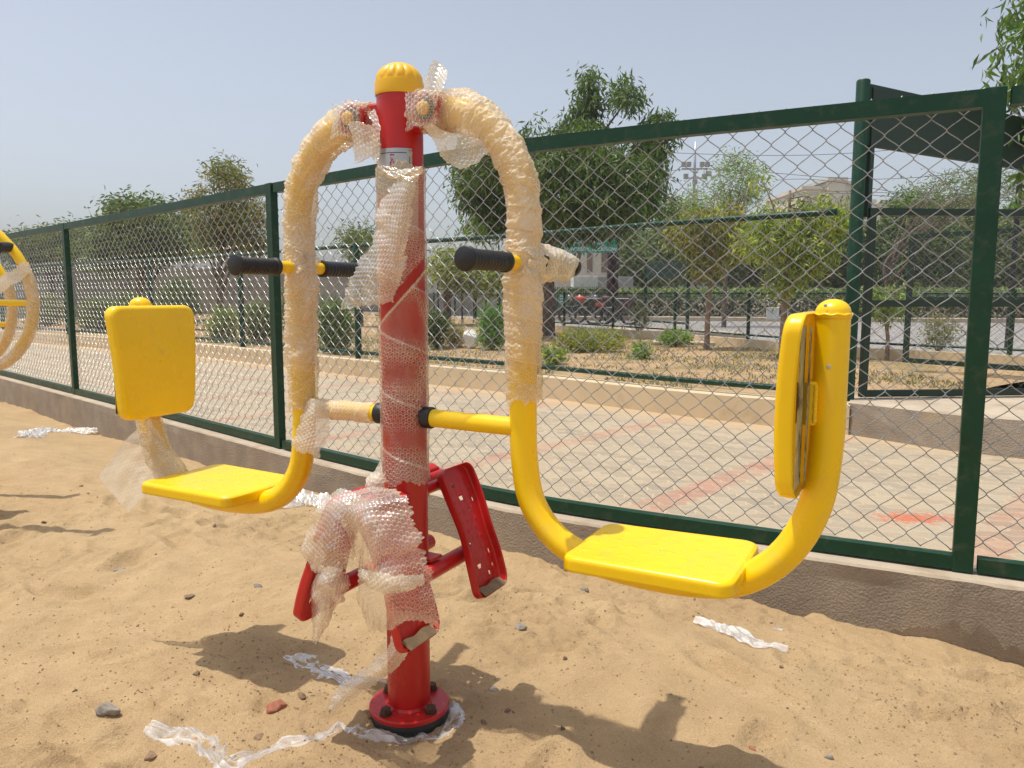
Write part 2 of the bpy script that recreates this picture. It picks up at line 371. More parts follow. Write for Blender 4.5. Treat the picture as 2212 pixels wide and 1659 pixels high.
def mat_stone():
    m, nt, out = mat('stone'); oi = N_(nt, 'ShaderNodeObjectInfo'); co = objco(nt)
    r = ramp_(nt, oi.outputs['Random'], [(0.0, (.20, .14, .09)), (.35, (.27, .20, .13)), (.6, (.27, .15, .09)), (1.0, (.15, .11, .075))])
    n = noise_(nt, 60, 4, .7, co)
    c = mixc(nt, .5, r.outputs[0], ramp_(nt, n.outputs[0], [(.3, (.10, .07, .05)), (.7, (.38, .26, .15))]).outputs[0])
    pbsdf(nt, out, c, .9, 0, n.outputs[0], .6, .004, .3); return m
M['stone'] = mat_stone()
M['crumb'] = simple('sand_crumbs', (.33, .225, .12), .95, var=.45, scale=9)
M['brick'] = simple('broken_brick', (.34, .13, .075), .95, var=.3, scale=40, bstr=.6, bscale=120)
M['grey_stone'] = simple('grey_stone', (.27, .24, .20), .95, var=.35, scale=50, bstr=.7, bscale=140)
# ------------------------------------------------------------------ plan of the place
FEN = np.array([(8.8,-.9),(5.3,.92),(3.5,1.82),(1.66,2.74),(.99,3.08),(.39,3.41),(.02,3.64),(-.36,3.94),(-.76,4.32),(-1.54,5.03),(-3.0,6.42),(-4.46,7.8),(-7.4,10.55),(-10.3,13.2),(-16,18)])
FENS, FEN_T = resample(catmull(FEN, 10), .05)
W2 = np.array([(-20,24),(-16,21.5),(-9.3,16.5),(-6.1,14.2),(-3.9,12.2),(-2.07,10.42),(-.1,8.75),(1.4,7.2),(2.3,6.42),(2.72,6.06)])
W2S, W2T = resample(catmull(W2, 8), .1)
W3 = np.array([(-14,42),(-6,33),(-3.0,28.7),(-1.3,25),(.97,19.5),(3.3,14.9),(4.3,12.6),(5.04,11.1),(5.96,10.1),(6.7,9.2),(8.5,7.2),(12,3.5)])
W3S, W3T = resample(catmull(W3, 8), .2)
def offset(P, d):
    T = np.gradient(P, axis=0); T /= np.linalg.norm(T, axis=1)[:, None]
    return P + d*np.stack([-T[:, 1], T[:, 0]], 1)
def side(x, y, L):
    """signed distance to polyline L; positive on its left"""
    best = np.full(x.shape, 1e9); sg = np.zeros(x.shape)
    A = L[:-1]; B = L[1:]
    for a, b in zip(A, B):
        d = b-a; l2 = (d**2).sum()
        t = np.clip(((x-a[0])*d[0]+(y-a[1])*d[1])/l2, 0, 1)
        dx = x-(a[0]+t*d[0]); dy = y-(a[1]+t*d[1]); q = dx*dx+dy*dy
        c = d[0]*dy-d[1]*dx; m = q < best; best = np.where(m, q, best); sg = np.where(m, np.sign(c), sg)
    return np.sqrt(best)*sg
rng = np.random.default_rng(5)
FOOT = []
for k in range(190):
    y = rng.uniform(1.4, 5.5); FOOT.append((rng.uniform(-.9, .9)*y, y, rng.uniform(0, 6.28), rng.uniform(.5, 1.15)))
FENC = FEN[:, :]
def hz(x, y, detail=True):
    x = np.asarray(x, float); y = np.asarray(y, float)
    d = side(x, y, FENC)           # fence runs right->left: camera side is on its left
    wl = np.interp(x, [-8, -3.9, -2.56, -1.35, -.05, 1.1, 1.7, 3], [-.19, -.19, -.15, -.075, -.105, -.11, -.165, -.2])
    b = sstep(.08, 1.25, np.abs(d)); near = wl*(1-b)
    z = near + .010*fbm(x*.9, y*.9, 3, 3) - .012
    z = z + .011*fbm(x*3.1+y*.8, y*3.1, 11, 4)*(1 if detail else .5)
    z -= .07*np.exp(-((x-1.75)**2+(y-2.38)**2)/.035)*(d < .3)
    if detail:
        z += .016*np.abs(fbm(x*5.5+2*vn(x*2,y*2,3), y*7, 91, 3))*sstep(-.3, .3, vn(x*1.1, y*1.3, 92))-.003
        r = fbm(x*6+1.2*vn(x*2, y*2, 5), y*11, 21, 3); z += .0055*r
        m = sstep(.15, .6, fbm(x*1.6, y*1.6, 31, 3)); z += m*.0100*fbm(x*24, y*24, 41, 4, .6)
        z += .0018*fbm(x*52, y*52, 45, 2)
        for (fx, fy, a, s) in FOOT:
            mk = (np.abs(x-fx) < .45) & (np.abs(y-fy) < .45)
            if not mk.any(): continue
            X_ = x[mk]-fx; Y_ = y[mk]-fy
            ca, sa = math.cos(a), math.sin(a); u = (X_*ca+Y_*sa)/(.13*s); v = (-X_*sa+Y_*ca)/(.05*s); q = u*u+v*v
            z[mk] += np.where(q < 9, -.024*s*np.exp(-q*1.3)+.013*s*np.exp(-(np.sqrt(q)-1.45)**2*5), 0)
        # streaked drag marks
        z += .004*np.maximum(0, vn((x*.5+y)*9, x*1.2, 61))**2
    # around the machine base: trampled clods
    rr = np.hypot(x+.28, y-1.97)
    z = np.where(rr < .45, z*sstep(.1, .45, rr)+(-.018-.014*fbm(x*15, y*15, 71, 4, .6))*(1-sstep(.1, .45, rr)), z)
    return np.where(d < -.02, -.2, z)
HF = lambda x, y: float(hz(np.array([x]), np.array([y]))[0])

# ------------------------------------------------------------------ sand
def axis_pts(lo, hi, far0, far1, step, g=1.12):
    c = list(np.arange(lo, hi, step)); s = step; p = c[-1]
    while p < far1: s *= g; p += s; c.append(p)
    s = step; p = c[0]; l = []
    while p > far0: s *= g; p -= s; l.append(p)
    return np.array(l[::-1]+c)
gx = axis_pts(-2.3, 2.1, -400, 400, .011, 1.03); gy = axis_pts(1.45, 3.9, -60, 400, .011, 1.03)
gx = gx[np.abs(gx) < 150]; gy = gy[(gy > -60) & (gy < 142)]; X, Y = np.meshgrid(gx, gy); zz = hz(X, Y)
dm = sstep(.2, .0, side(X, Y, FENC))*.0
rr = np.hypot(X+.28, Y-1.85); sand_dark = np.clip(.55*sstep(.6, .15, rr)*(.6+.5*fbm(X*9, Y*9, 3, 3))+.35*sstep(.35, .8, fbm(X*1.6, Y*1.6, 31, 3)), 0, .7)  # sand colour goes darker round the post base and in broken patches
struct(new_obj('sand_ground', np.stack([X, Y, zz], -1), grid_faces(len(gy), len(gx))[:, ::-1] if False else grid_faces(len(gy), len(gx)), M['sand'], attrs={'sand_dark': sand_dark.ravel()}))

# stones: the notable ones by themselves, then pebbles
def stone_mesh(seed, s, sq=.6):
    r = np.random.default_rng(seed); nu, nv = 14, 20
    th = np.linspace(0, math.pi, nu)[:, None]; ph = np.linspace(0, 2*math.pi, nv, endpoint=False)[None, :]
    d = np.stack([np.sin(th)*np.cos(ph), np.sin(th)*np.sin(ph), np.cos(th)*np.ones_like(ph)], -1)
    pl = r.normal(size=(13, 3)); pl /= np.linalg.norm(pl, axis=1)[:, None]; h = r.uniform(.68, .95, 13)
    dd = np.max(np.einsum('ijk,lk->ijl', d, pl)/h, axis=2); rad = 1/np.maximum(dd, .75)
    P = d*rad[..., None]*np.array([1, r.uniform(.6, .9), sq])*s
    return P.reshape(-1, 3), grid_faces(nu, nv, True)
NOTED = [(-1.09,1.95,.030,'grey_stone','flat grey stone half sunk in the sand at the lower left'),
 (-.64,1.985,.030,'brick','reddish brown brick chip beside the shadow, left of the post'),
 (-.59,2.04,.014,'stone','small tan stone touching the reddish brick chip'),
 (-.65,1.85,.014,'stone','upright brown pebble above the long plastic strip'),
 (-.885,1.765,.017,'stone','crumbly brown stone under the end of the long plastic strip'),
 (-1.60,3.02,.022,'grey_stone','grey stone lying alone in the sand between the seats and left edge'),
 (-1.20,2.75,.017,'stone','dark stone on the ridge of sand'),
 (-.98,2.85,.015,'grey_stone','grey stone at the right end of the ridge of sand'),
 (.03,2.52,.020,'grey_stone','grey stone in the sand right of the red foot rests'),
 (-.05,2.10,.016,'grey_stone','speckled grey stone behind the base flange'),
 (.30,3.08,.022,'grey_stone','broken grey lump by the foot of the plastered wall'),
 (.60,1.80,.010,'brick','tiny red brick chip in the lower right sand'),
 (.78,1.77,.012,'grey_stone','tiny grey stone beside the red chip, lower right')]
for k, (x, y, s, mk, lb) in enumerate(NOTED):
    v, f = stone_mesh(100+k, s); o = new_obj('stone', v, f, M[mk], smooth=False); o.location = (x, y, HF(x, y)+s*.15); o.rotation_euler = (0, 0, k*1.3); tag(o, lb, 'stone')
pm = [new_obj('pebble', *stone_mesh(200+k, 1), M['stone'], smooth=False) for k in range(6)]
rs = np.random.default_rng(12)
first = True; cnt = 0
while cnt < 210:
    y = rs.uniform(1.7, 5.2)**1.0; x = rs.uniform(-.72, .72)*y
    if float(side(np.array([x]), np.array([y]), FENC)[0]) < .2: continue
    s = min(.011, .0022*(1+rs.pareto(2.2)))*(.7+y*.15)
    if cnt < 6: o = pm[cnt]
    else: o = pm[cnt % 6].copy(); COL.objects.link(o)
    o.scale = (s, s, s); o.location = (x, y, HF(x, y)+s*.1); o.rotation_euler = (rs.uniform(0, 6), rs.uniform(0, .5), rs.uniform(0, 6))
    tag(o, 'small brownish pebble scattered on the tan sand', 'pebble', 'pebbles scattered on the sand'); cnt += 1
# crumbs of gravel
cv = []; cf = []
for k in range(11000):
    y = 1.6+3.9*rs.random()**1.4; x = rs.uniform(-.75, .75)*y
    if rs.random() < .55:
        c = [(-.55,2.15,.28),(1.2,2.15,.35),(-1.3,2.3,.5),(.2,2.9,.5),(-1.5,4.1,.6),(-.2,1.75,.3),(1.35,1.95,.3)][rs.integers(7)]; x = c[0]+rs.normal()*c[2]; y = c[1]+rs.normal()*c[2]*.7
    cv.append((x, y)); 
cv = np.array(cv); ok = side(cv[:, 0], cv[:, 1], FENC) > .12; cv = cv[ok]; cz = hz(cv[:, 0], cv[:, 1])
s = .0014+.0036*rs.random(len(cv))**3; n = len(cv)
tet = np.array([(1,0,-.3),(-.5,.87,-.3),(-.5,-.87,-.3),(0,0,.8)]); ang = rs.uniform(0, 6.28, n)
R2 = np.stack([np.cos(ang), -np.sin(ang), np.sin(ang), np.cos(ang)], 1).reshape(n, 2, 2)
P = np.zeros((n, 4, 3)); P[..., :2] = np.einsum('nij,kj->nki', R2, tet[:, :2])*s[:, None, None]*1.3; P[..., 2] = tet[:, 2]*s[:, None]
P += np.stack([cv[:, 0], cv[:, 1], cz+s*.2], 1)[:, None, :]
F = (np.arange(n)[:, None, None]*4+np.array([(0,1,3),(1,2,3),(2,0,3)])[None]).reshape(-1, 3)
tag(new_obj('gravel', P.reshape(-1, 3), F, M['crumb'], smooth=False), 'fine gravel crumbs sprinkled over the sand', 'gravel', kind='stuff')

# ------------------------------------------------------------------ near low wall under the fence
def sweep_profile(name, line, prof, parent=None, mats=None, midx=None, jitter=None, smooth=False, cap=True):
    """prof: list of (offset to the left of the line, z)"""
    n = len(line); k = len(prof); T = np.gradient(line, axis=0); T /= np.linalg.norm(T, axis=1)[:, None]; Nn = np.stack([-T[:, 1], T[:, 0]], 1)
    V = np.zeros((n, k, 3))
    for j, (o, z) in enumerate(prof):
        V[:, j, :2] = line+Nn*o; V[:, j, 2] = z
    if jitter is not None: jitter(V, line)
    F = grid_faces(n, k, True)
    idx = np.tile(np.array(midx if midx else [0]*k), n-1)
    ob = new_obj(name, V.reshape(-1, 3), F, parent=parent, mats=mats, mat_idx=idx, smooth=smooth)
    return ob
L1, _ = resample(FENS, .012)
def wj(V, line):
    a = np.arange(len(line))*.012
    # front is on the left of the line (camera side)
    V[:, 4, :2] += (V[:, 4, :2]-V[:, 5, :2])*0
    e = .006*fbm(a*9, a*0+.3, 5, 4); V[:, 3, 2] += e*.4
    gap = sstep(1.05, 1.7, line[:, 0])*sstep(3.6, 2.4, line[:, 0])
    V[:, 1, 2] = -.30+ (.215+.035*fbm(a*7, a*0, 9, 4)+.022*fbm(a*40, a*0, 19, 2))*gap
    V[:, 0, 2] = -.30+.0*gap
    V[:, 2, :2] += (V[:, 2, :2]-V[:, 6, :2])*(.03*fbm(a*3, a*0, 33, 3))[:, None]
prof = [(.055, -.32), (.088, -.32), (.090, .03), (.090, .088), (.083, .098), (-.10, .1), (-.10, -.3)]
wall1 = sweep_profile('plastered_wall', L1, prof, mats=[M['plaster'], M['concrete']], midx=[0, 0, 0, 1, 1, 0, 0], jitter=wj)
tag(wall1, 'low brown plastered wall with pale top carrying the green fence', 'low wall')

# ------------------------------------------------------------------ chain-link
def chainlink(name, line, z0, z1, r, parent, cell=.1, seg=4, fine=True, m=None):
    d = np.linalg.norm(np.diff(line, axis=0), axis=1); S = np.concatenate([[0], np.cumsum(d)]); Ltot = S[-1]
    T = np.gradient(line, axis=0); T /= np.linalg.norm(T, axis=1)[:, None]
    hc = cell*.45; nw = int(Ltot/(cell/2)); nz = int(round((z1-z0)/hc))
    VV = []; FF = []; off = 0
    for i in range(nw):
        sc = (i+.5)*cell/2; pts = []
        for j in range(nz+1):
            sg = 1 if (i+j) % 2 == 0 else -1; z = z0+j*hc; q = sc+sg*(cell/4+.0012)
            leg = .0022 if j % 2 == 0 else -.0022
            if fine and cell < .11:
                pts.append((q, 0, z))
                if j < nz:
                    for tt_ in (.12, .32, .5, .68, .88): pts.append((sc+sg*(cell/4+.0012)*(.55*(1-2*tt_)+.45*math.cos(math.pi*tt_)), leg, z+hc*tt_))
            else: pts.append((q, leg, z))
        p = np.array(pts); xx = np.interp(p[:, 0], S, line[:, 0]); yy = np.interp(p[:, 0], S, line[:, 1])
        k = min(len(T)-1, int(np.searchsorted(S, sc))); nx_, ny_ = -T[k][1], T[k][0]; tx, ty = T[k]
        P = np.stack([xx+nx_*p[:, 1], yy+ny_*p[:, 1], p[:, 2]], 1)
        Tn = np.gradient(P, axis=0); Tn /= np.linalg.norm(Tn, axis=1)[:, None]
        A = np.array([nx_, ny_, 0.]); A = A[None]-Tn*(Tn@A)[:, None]; A /= np.linalg.norm(A, axis=1)[:, None]; B = np.cross(Tn, A)
        th = np.linspace(0, 2*math.pi, seg, endpoint=False)
        V = P[:, None]+r*(np.cos(th)[None, :, None]*A[:, None]+np.sin(th)[None, :, None]*B[:, None])
        VV.append(V.reshape(-1, 3)); FF.append(grid_faces(len(P), seg, True)+off); off += len(P)*seg
    return new_obj(name, np.concatenate(VV), np.concatenate(FF), m or M['wire'], parent, smooth=True)

def sub(line_pts, i, j, step=.05):
    """part of the fence line between FEN control points i and j"""
    a = FEN[i]; b = FEN[j]; ia = np.argmin(((FENS-a)**2).sum(1)); ib = np.argmin(((FENS-b)**2).sum(1))
    return FENS[min(ia, ib):max(ia, ib)+1]
fence1 = empty('chain_link_fence', (1.66, 2.74, .1), 'green framed chain link fence with box rails standing on the low plastered wall', 'fence')
inv = np.array([1.66, 2.74, .1])
def P_(o, base): o.location = -Vector(base)*1.0; return o
posts_i = [1, 3, 9, 11, 12, 13]
def rail(name, seg, z0, z1, off0, off1, parent):
    prof = [(off0, z0), (off1, z0), (off1, z1), (off0, z1)]
    L, _ = resample(seg, .08)
    o = sweep_profile(name, L, prof, parent, mats=[M['green']], smooth=False)
    return o
for a, b in zip(posts_i[:-1], posts_i[1:]):
    s = sub(FENS, a, b); T0 = s[1]-s[0]; T0 /= np.linalg.norm(T0); T1 = s[-1]-s[-2]; T1 /= np.linalg.norm(T1)
    s = s.copy(); s2 = s[(np.linalg.norm(s-s[0], axis=1) > .037) & (np.linalg.norm(s-s[-1], axis=1) > .037)]
    s2 = np.concatenate([[s[0]+T0*.0355], s2, [s[-1]-T1*.0355]])
    P_(rail('top_rail', s2, 1.755, 1.815, .022, -.026, fence1), inv)
    P_(rail('bottom_rail', s2, .108, .160, .022, -.026, fence1), inv)
    P_(chainlink('wire_mesh', offset(s, -.032), .165, 1.83, .0020, fence1, .1, 5), inv)
for i in posts_i:
    k = int(np.argmin(((FENS-FEN[i])**2).sum(1))); t = FENS[min(k+1, len(FENS)-1)]-FENS[k-1]; a = math.atan2(t[1], t[0])
    mb = MB(); mb.box((FEN[i][0], FEN[i][1], .96), (.068, .05, 1.717), a, .003)
    P_(mb.build('post', M['green'], fence1, angle=40), inv)

# ------------------------------------------------------------------ path of pavers
def strip(name, A, B, nv, zfun, m, attrs=None):
    n = 240; ta = np.linspace(0, 1, n)
    def rs_(L):
        d = np.linalg.norm(np.diff(L, axis=0), axis=1); S = np.concatenate([[0], np.cumsum(d)])/d.sum(); return np.stack([np.interp(ta, S, L[:, 0]), np.interp(ta, S, L[:, 1])], 1)
    a = rs_(A); b = rs_(B); t = np.linspace(0, 1, nv)
    V = a[:, None]*(1-t)[None, :, None]+b[:, None]*t[None, :, None]
    Z = zfun(V[..., 0], V[..., 1]); P = np.concatenate([V, Z[..., None]], 2)
    return P, t
PA = offset(FENS, -.07)[::-1]                         # far left -> right
PB = np.concatenate([W2S, np.array([(3.0,5.75),(3.9,5.4),(6.5,3.4),(10.5,.2)])])
P, t = strip('paved_path', PA, PB, 24, lambda x, y: .012+.006*vn(x*.8, y*.8, 4), None)
along = (P[..., 0]-.77)*-.72+(P[..., 1]-4.0)*.69; across = (P[..., 0]-.77)*.69+(P[..., 1]-4.0)*.72
edge = np.broadcast_to(np.maximum(sstep(.80, 1.0, t)*.95, sstep(.08, 0, t)*.5)[None, :], along.shape)
o = new_obj('paved_path', P.reshape(-1, 3), grid_faces(P.shape[0], P.shape[1])[:, ::-1], M['paver'], attrs={'puv': np.stack([along.ravel()+14.3, across.ravel()+20, 0*across.ravel()], 1), 'edge': edge.ravel()})
struct(o)

# ------------------------------------------------------------------ cream kerb wall and garden behind it
w2 = sweep_profile('cream_kerb_wall', W2S, [(-.10, -.1), (-.10, .235), (-.09, .245), (.10, .245), (.10, -.1)], mats=[M['cream']])
tag(w2, 'low cream painted kerb wall along the far side of the paved path', 'low wall')
P, t = strip('garden', offset(W2S, .09), np.concatenate([W3S[W3S[:, 1] > 9.0]]), 20, lambda x, y: .20+.02*fbm(x*.8, y*.8, 7, 3), None)
struct(new_obj('garden_ground', P.reshape(-1, 3), grid_faces(P.shape[0], P.shape[1])[:, ::-1], M['garden']))
w3 = sweep_profile('far_cream_wall', W3S, [(-.08, .1), (-.08, .35), (.08, .35), (.08, .1)], mats=[M['cream']])
tag(w3, 'low cream wall behind the saplings, between the garden and the road', 'low wall')
RB = np.array([(-10,55),(0,48),(10,33),(22,29),(40,27)])
P, t = strip('road', offset(W3S, .09), RB, 12, lambda x, y: .10+0*x, None)
struct(new_obj('road', P.reshape(-1, 3), grid_faces(P.shape[0], P.shape[1])[:, ::-1], M['asphalt']))
# far ground beyond the road and behind the garden
mb = MB(); mb.add([(-300, 12, .04), (300, 12, .04), (300, 390, .04), (-300, 390, .04)], [(0, 1, 2, 3)])
# (kept behind the walls: starts beyond the fence line)
V = [(-145,26,.06),(-18,24.2,.06),(-13,41,.06),(0,33.2,.06),(12,31,.06),(60,24,.06),(145,20,.06),(145,143,.06),(-145,143,.06)]
struct(new_obj('far_ground', V, [(0,1,2,3,4,5,6,7,8)], M['scrub'], smooth=False))

# concrete landing of the gateway
mb = MB(); mb.cm = 0
top = [(2.62,5.95),(3.07,5.30),(4.2,4.55),(6.0,3.3),(9,6.5),(6.6,9.0),(5.9,9.9),(4.4,9.0),(2.9,6.5)]
foot = [(2.68,5.93),(3.02,5.25),(4.15,4.48),(5.95,3.2),(9.2,6.5),(6.6,9.1),(5.9,10.0),(4.3,9.1),(2.8,6.6)]
foot = [(2.70,5.99)]+[(3.05,5.62),(3.75,5.30),(5.9,3.25)]+foot[4:]
top = [(2.66,6.02),(3.14,5.40),(3.75,4.95),(5.95,3.2),(9,4.4),(7.5,6.4),(5.6,7.1),(4.4,6.85),(2.9,6.48)]
foot = [(2.66,6.0),(3.10,5.36),(3.71,4.89),(5.9,3.12),(9.1,4.4),(7.6,6.5),(5.6,7.2),(4.4,6.95),(2.8,6.56)]
n = len(top); vs = [(x, y, .262) for x, y in top]+[(x, y, -.05) for x, y in foot]
mb.cm = 1; mb.add(vs, [tuple(range(n))]); mb.cm = 0; mb.f += [(i, i+n, (i+1) % n+n, (i+1) % n) for i in range(n)]; mb.m += [0]*n
tag(mb.build('gateway_landing', None, mats=[M['plaster'], M['concrete']]), 'concrete landing with rough brown front below the green gateway', 'landing')

# ------------------------------------------------------------------ second fence, on the kerb wall
fence2 = empty('pipe_fence', (0, 0, 0), 'green pipe fence with wire mesh along the garden, on the cream kerb wall', 'fence')
p2 = [(2.62,6.2),(.28,8.42),(-2.07,10.5),(-4.45,12.78),(-6.9,14.85),(-9.6,16.8),(-12.5,18.9),(-16,21.5)]
for a, b in zip(p2[:-1], p2[1:]):
    i = np.argmin(((W2S-a)**2).sum(1)); j = np.argmin(((W2S-b)**2).sum(1)); s = W2S[min(i, j):max(i, j)+1]
    for nm, z, r in (('top_rail', 1.76, .026), ('bottom_rail', .33, .026)):
        mb = MB(); mb.tube([(x, y, z) for x, y in s[::3]]+[(s[-1][0], s[-1][1], z)], r, 8); mb.build(nm, M['green'], fence2, smooth=True)
    chainlink('wire_mesh', offset(s, -.03), .34, 1.79, .0018, fence2, .1, 3, fine=False)
for (x, y) in p2[1:]:
    k = int(np.argmin(((W2S-np.array((x, y)))**2).sum(1))); x, y = W2S[k]
    mb = MB(); mb.lathe((x, y, .2), [(.045, 0), (.045, 1.58), (.03, 1.6)], 12); mb.build('post', M['green'], fence2, angle=40)

# ------------------------------------------------------------------ gateway with board
gw = empty('gateway', (2.75, 6.25, .25), 'tall green gateway with a wide blank board across its top', 'gateway')
gb = Vector((2.75, 6.25, .25)); g2 = Vector((2.75+3.1, 6.25+1.83, .25)); ga = math.atan2(1.83, 3.1)
for p in (gb, g2):
    mb = MB(); mb.lathe((p.x-gb.x, p.y-gb.y, 0), [(.052, .0), (.052, 2.52), (.045, 2.53)], 20); mb.build('post', M['green'], gw, angle=40)
mb = MB(); c = (g2-gb)/2; mb.box((c.x, c.y, 2.27), (3.48, .05, .47), ga, .004); mb.build('board', M['green_dark'], gw, angle=40)
for t in (.03, .97):
    mb = MB(); q = (g2-gb)*t; mb.box((q.x, q.y, 1.98), (.05, .075, 1.0), ga, .003); mb.build('bracket', M['green_dark'], gw, angle=40)
def gate_leaf(a, b, z0, z1, zm, label):
    e = empty('gate_leaf', (a[0], a[1], z0), label, 'gate', 'gate leaves of the green gateway')
    L = math.hypot(b[0]-a[0], b[1]-a[1]); an = math.atan2(b[1]-a[1], b[0]-a[0]); e.rotation_euler = (0, 0, an)
    w = .055; mb = MB(); H = z1-z0
    mb.box((w/2, 0, H/2), (w, w*.9, H), 0, .002); mb.box((L-w/2, 0, H/2), (w, w*.9, H), 0, .002)
    for z in (w/2, zm-z0, H-w/2): mb.box((L/2, .001, z), (L-2*w, w*.86, w*1.0), 0, .002)
    mb.build('frame', M['green_dark'], e, angle=40)
    chainlink('wire_mesh', np.stack([np.linspace(.03, L-.03, 30), np.full(30, .035)], 1), .03, H-.02, .0019, e, .1, 3, fine=False)
    mb = MB(); mb.box((L-.1, -.05, zm-z0+.12), (.12, .03, .05)); mb.build('latch', M['black_metal'], e)
gate_leaf((2.86, 6.28), (4.62, 6.42), .275, 1.80, 1.04, 'dark green mesh gate leaf hinged on the left gateway post')
gate_leaf((4.72, 9.25), (5.62, 7.95), .30, 1.82, 1.06, 'dark green mesh gate leaf standing open further back in the gateway')

# third fence, thin, on the far wall
fence3 = empty('wire_fence', (0, 0, 0), 'thin green post and wire fence beside the road, on the far cream wall', 'fence')
q3 = W3S[(W3S[:, 1] < 34)]
for z in (1.13, .42):
    mb = MB(); mb.tube([(x, y, z) for x, y in q3[::4]], .018, 6); mb.build('rail', M['green'], fence3, smooth=True)
d = np.concatenate([[0], np.cumsum(np.linalg.norm(np.diff(q3, axis=0), axis=1))])
for s in np.arange(.4, d[-1], 2.1):
    x = np.interp(s, d, q3[:, 0]); y = np.interp(s, d, q3[:, 1]); mb = MB(); mb.lathe((x, y, .3), [(.032, 0), (.032, .88)], 8); mb.build('post', M['green'], fence3, angle=40)
chainlink('wire_mesh', q3[q3[:, 1] < 24], .42, 1.13, .0022, fence3, .12, 3, fine=False)
# ------------------------------------------------------------------ the exercise machine
P0 = (-.278, 1.97); MA = R(28)
mach = empty('exercise_machine', (P0[0], P0[1], 0), 'red and yellow leg press machine partly wrapped in bubble film, bolted down in sand', 'exercise machine', rz=-MA)
_th = R(PITCH)
def pl(x, y, off=0):
    """point measured in the photograph (2212 px wide) on the machine's plane shifted off metres towards the viewer -> local coordinates"""
    u = (x-1106)/1661; v = (y-829.5)/1661; r = (u, math.cos(_th)-v*math.sin(_th), -(math.sin(_th)+v*math.cos(_th)))
    ux, uy = math.cos(MA), -math.sin(MA); nx, ny = uy, -ux; px, py = P0[0]+off*nx, P0[1]+off*ny
    t = (px*nx+py*ny)/(r[0]*nx+r[1]*ny)
    return ((r[0]*t-P0[0])*ux+(r[1]*t-P0[1])*uy, -off, CAMH+r[2]*t)
def bubbles(a, b, pitch=.0124):
    """hex lattice of bubbles; a, b in metres. returns height 0..1 and ring mask"""
    h = pitch*math.sqrt(3)/2
    def lat(ox, oy):
        x = a-ox; y = b-oy; x = x-np.round(x/pitch)*pitch; y = y-np.round(y/(2*h))*2*h; return np.hypot(x, y)
    d = np.minimum(lat(0, 0), lat(pitch/2, h)); rr = d/(pitch*.41)
    ht = np.sqrt(np.clip(1-rr**3, 0, 1)); ring = np.exp(-((rr-.86)/.24)**2); return ht, ring
def film_tube(name, path, rad, parent, dens=.45, step=.0016, seed=1, bub=.0026, wr=.0022, pitchL=.085, loose=0, twist=1.0, ends=.006, dfun=None, stretch=(60, 14), ringw=1.0, prad=.40):
    P, S = resample(catmull(path, 14), step); T, Nn, B = frames(P); n = len(P)
    if np.isscalar(rad): rad = [rad]*len(path)
    ctrl = np.linspace(0, 1, len(rad)); r0 = np.interp(np.linspace(0, 1, n), ctrl, rad)
    m = int(2*math.pi*r0.mean()/step); m = max(40, m); th = np.linspace(0, 2*math.pi, m, endpoint=False)
    A = S[:, None]+0*th[None]; Bc = th[None]*r0.mean()+0*S[:, None]
    # helical winding of the film
    ph = (A/pitchL+th[None]/(2*math.pi)*twist) % 1.0; lay = np.floor(A/pitchL+th[None]/(2*math.pi)*twist)
    ca, sa = np.cos(th)[None], np.sin(th)[None]
    wrk = fbm(A*stretch[0]+3*vn(A*9+seed, ca*2+sa, seed), ca*1.5+sa*1.9+A*6, seed, 3)*.6+fbm(A*stretch[1]+ca*.8, sa*1.3+ca*.5, seed+9, 3)*.9
    da = .004*vn(A*26, ca*2+sa*2, seed+3); db = .004*vn(A*26+50, ca*2-sa*2, seed+4)
    ang = .35+.5*vn(lay*1.7, lay*0, seed+5); ua = (A+da)*np.cos(ang)-(Bc+db)*np.sin(ang); ub = (A+da)*np.sin(ang)+(Bc+db)*np.cos(ang)
    ht, ring = bubbles(ua, ub)
    sq = np.clip(.65+.6*vn(A*18, ca*2+sa, seed+6), .15, 1)
    step_h = .0028*(ph)                                         # the overlap edge stands proud
    big = loose*np.maximum(0, fbm(A*5+seed, ca*.8+sa*.6, seed+12, 2))
    rr = r0[:, None]+.0015+wr*np.maximum(-.6, wrk)+bub*ht*sq+step_h+big
    tt = np.linspace(0, 1, n)[:, None]
    V = P[:, None]+rr[..., None]*(ca[..., None]*Nn[:, None]+sa[..., None]*B[:, None])
    # ragged ends
    rag = ends*vn(th[None]*3, 0*th[None]+seed, seed+20)+ends*.4*vn(th[None]*14, 0*th[None]+seed, seed+21)
    e0 = np.exp(-A/.02)*rag; e1 = np.exp(-(S[-1]-A)/.02)*rag; V = V+(e0+e1)[..., None]*T[:, None]
    seam = np.exp(-((ph-.985)/.02)**2)+np.exp(-((ph-.0)/.012)**2)
    d = dens+.10*vn(lay*1.3, lay*0+.5, seed+30)+.14*vn(A*8, ca+sa*1.4, seed+31)+.35*seam+.12*np.clip(wrk, 0, 1)
    if dfun is not None: d = d+dfun(A/S[-1], th[None], V)
    return new_obj(name, V.reshape(-1, 3), grid_faces(n, m, True), M['film'], parent, attrs={'dens': d.ravel(), 'ring': (ring*sq*ringw).ravel()})
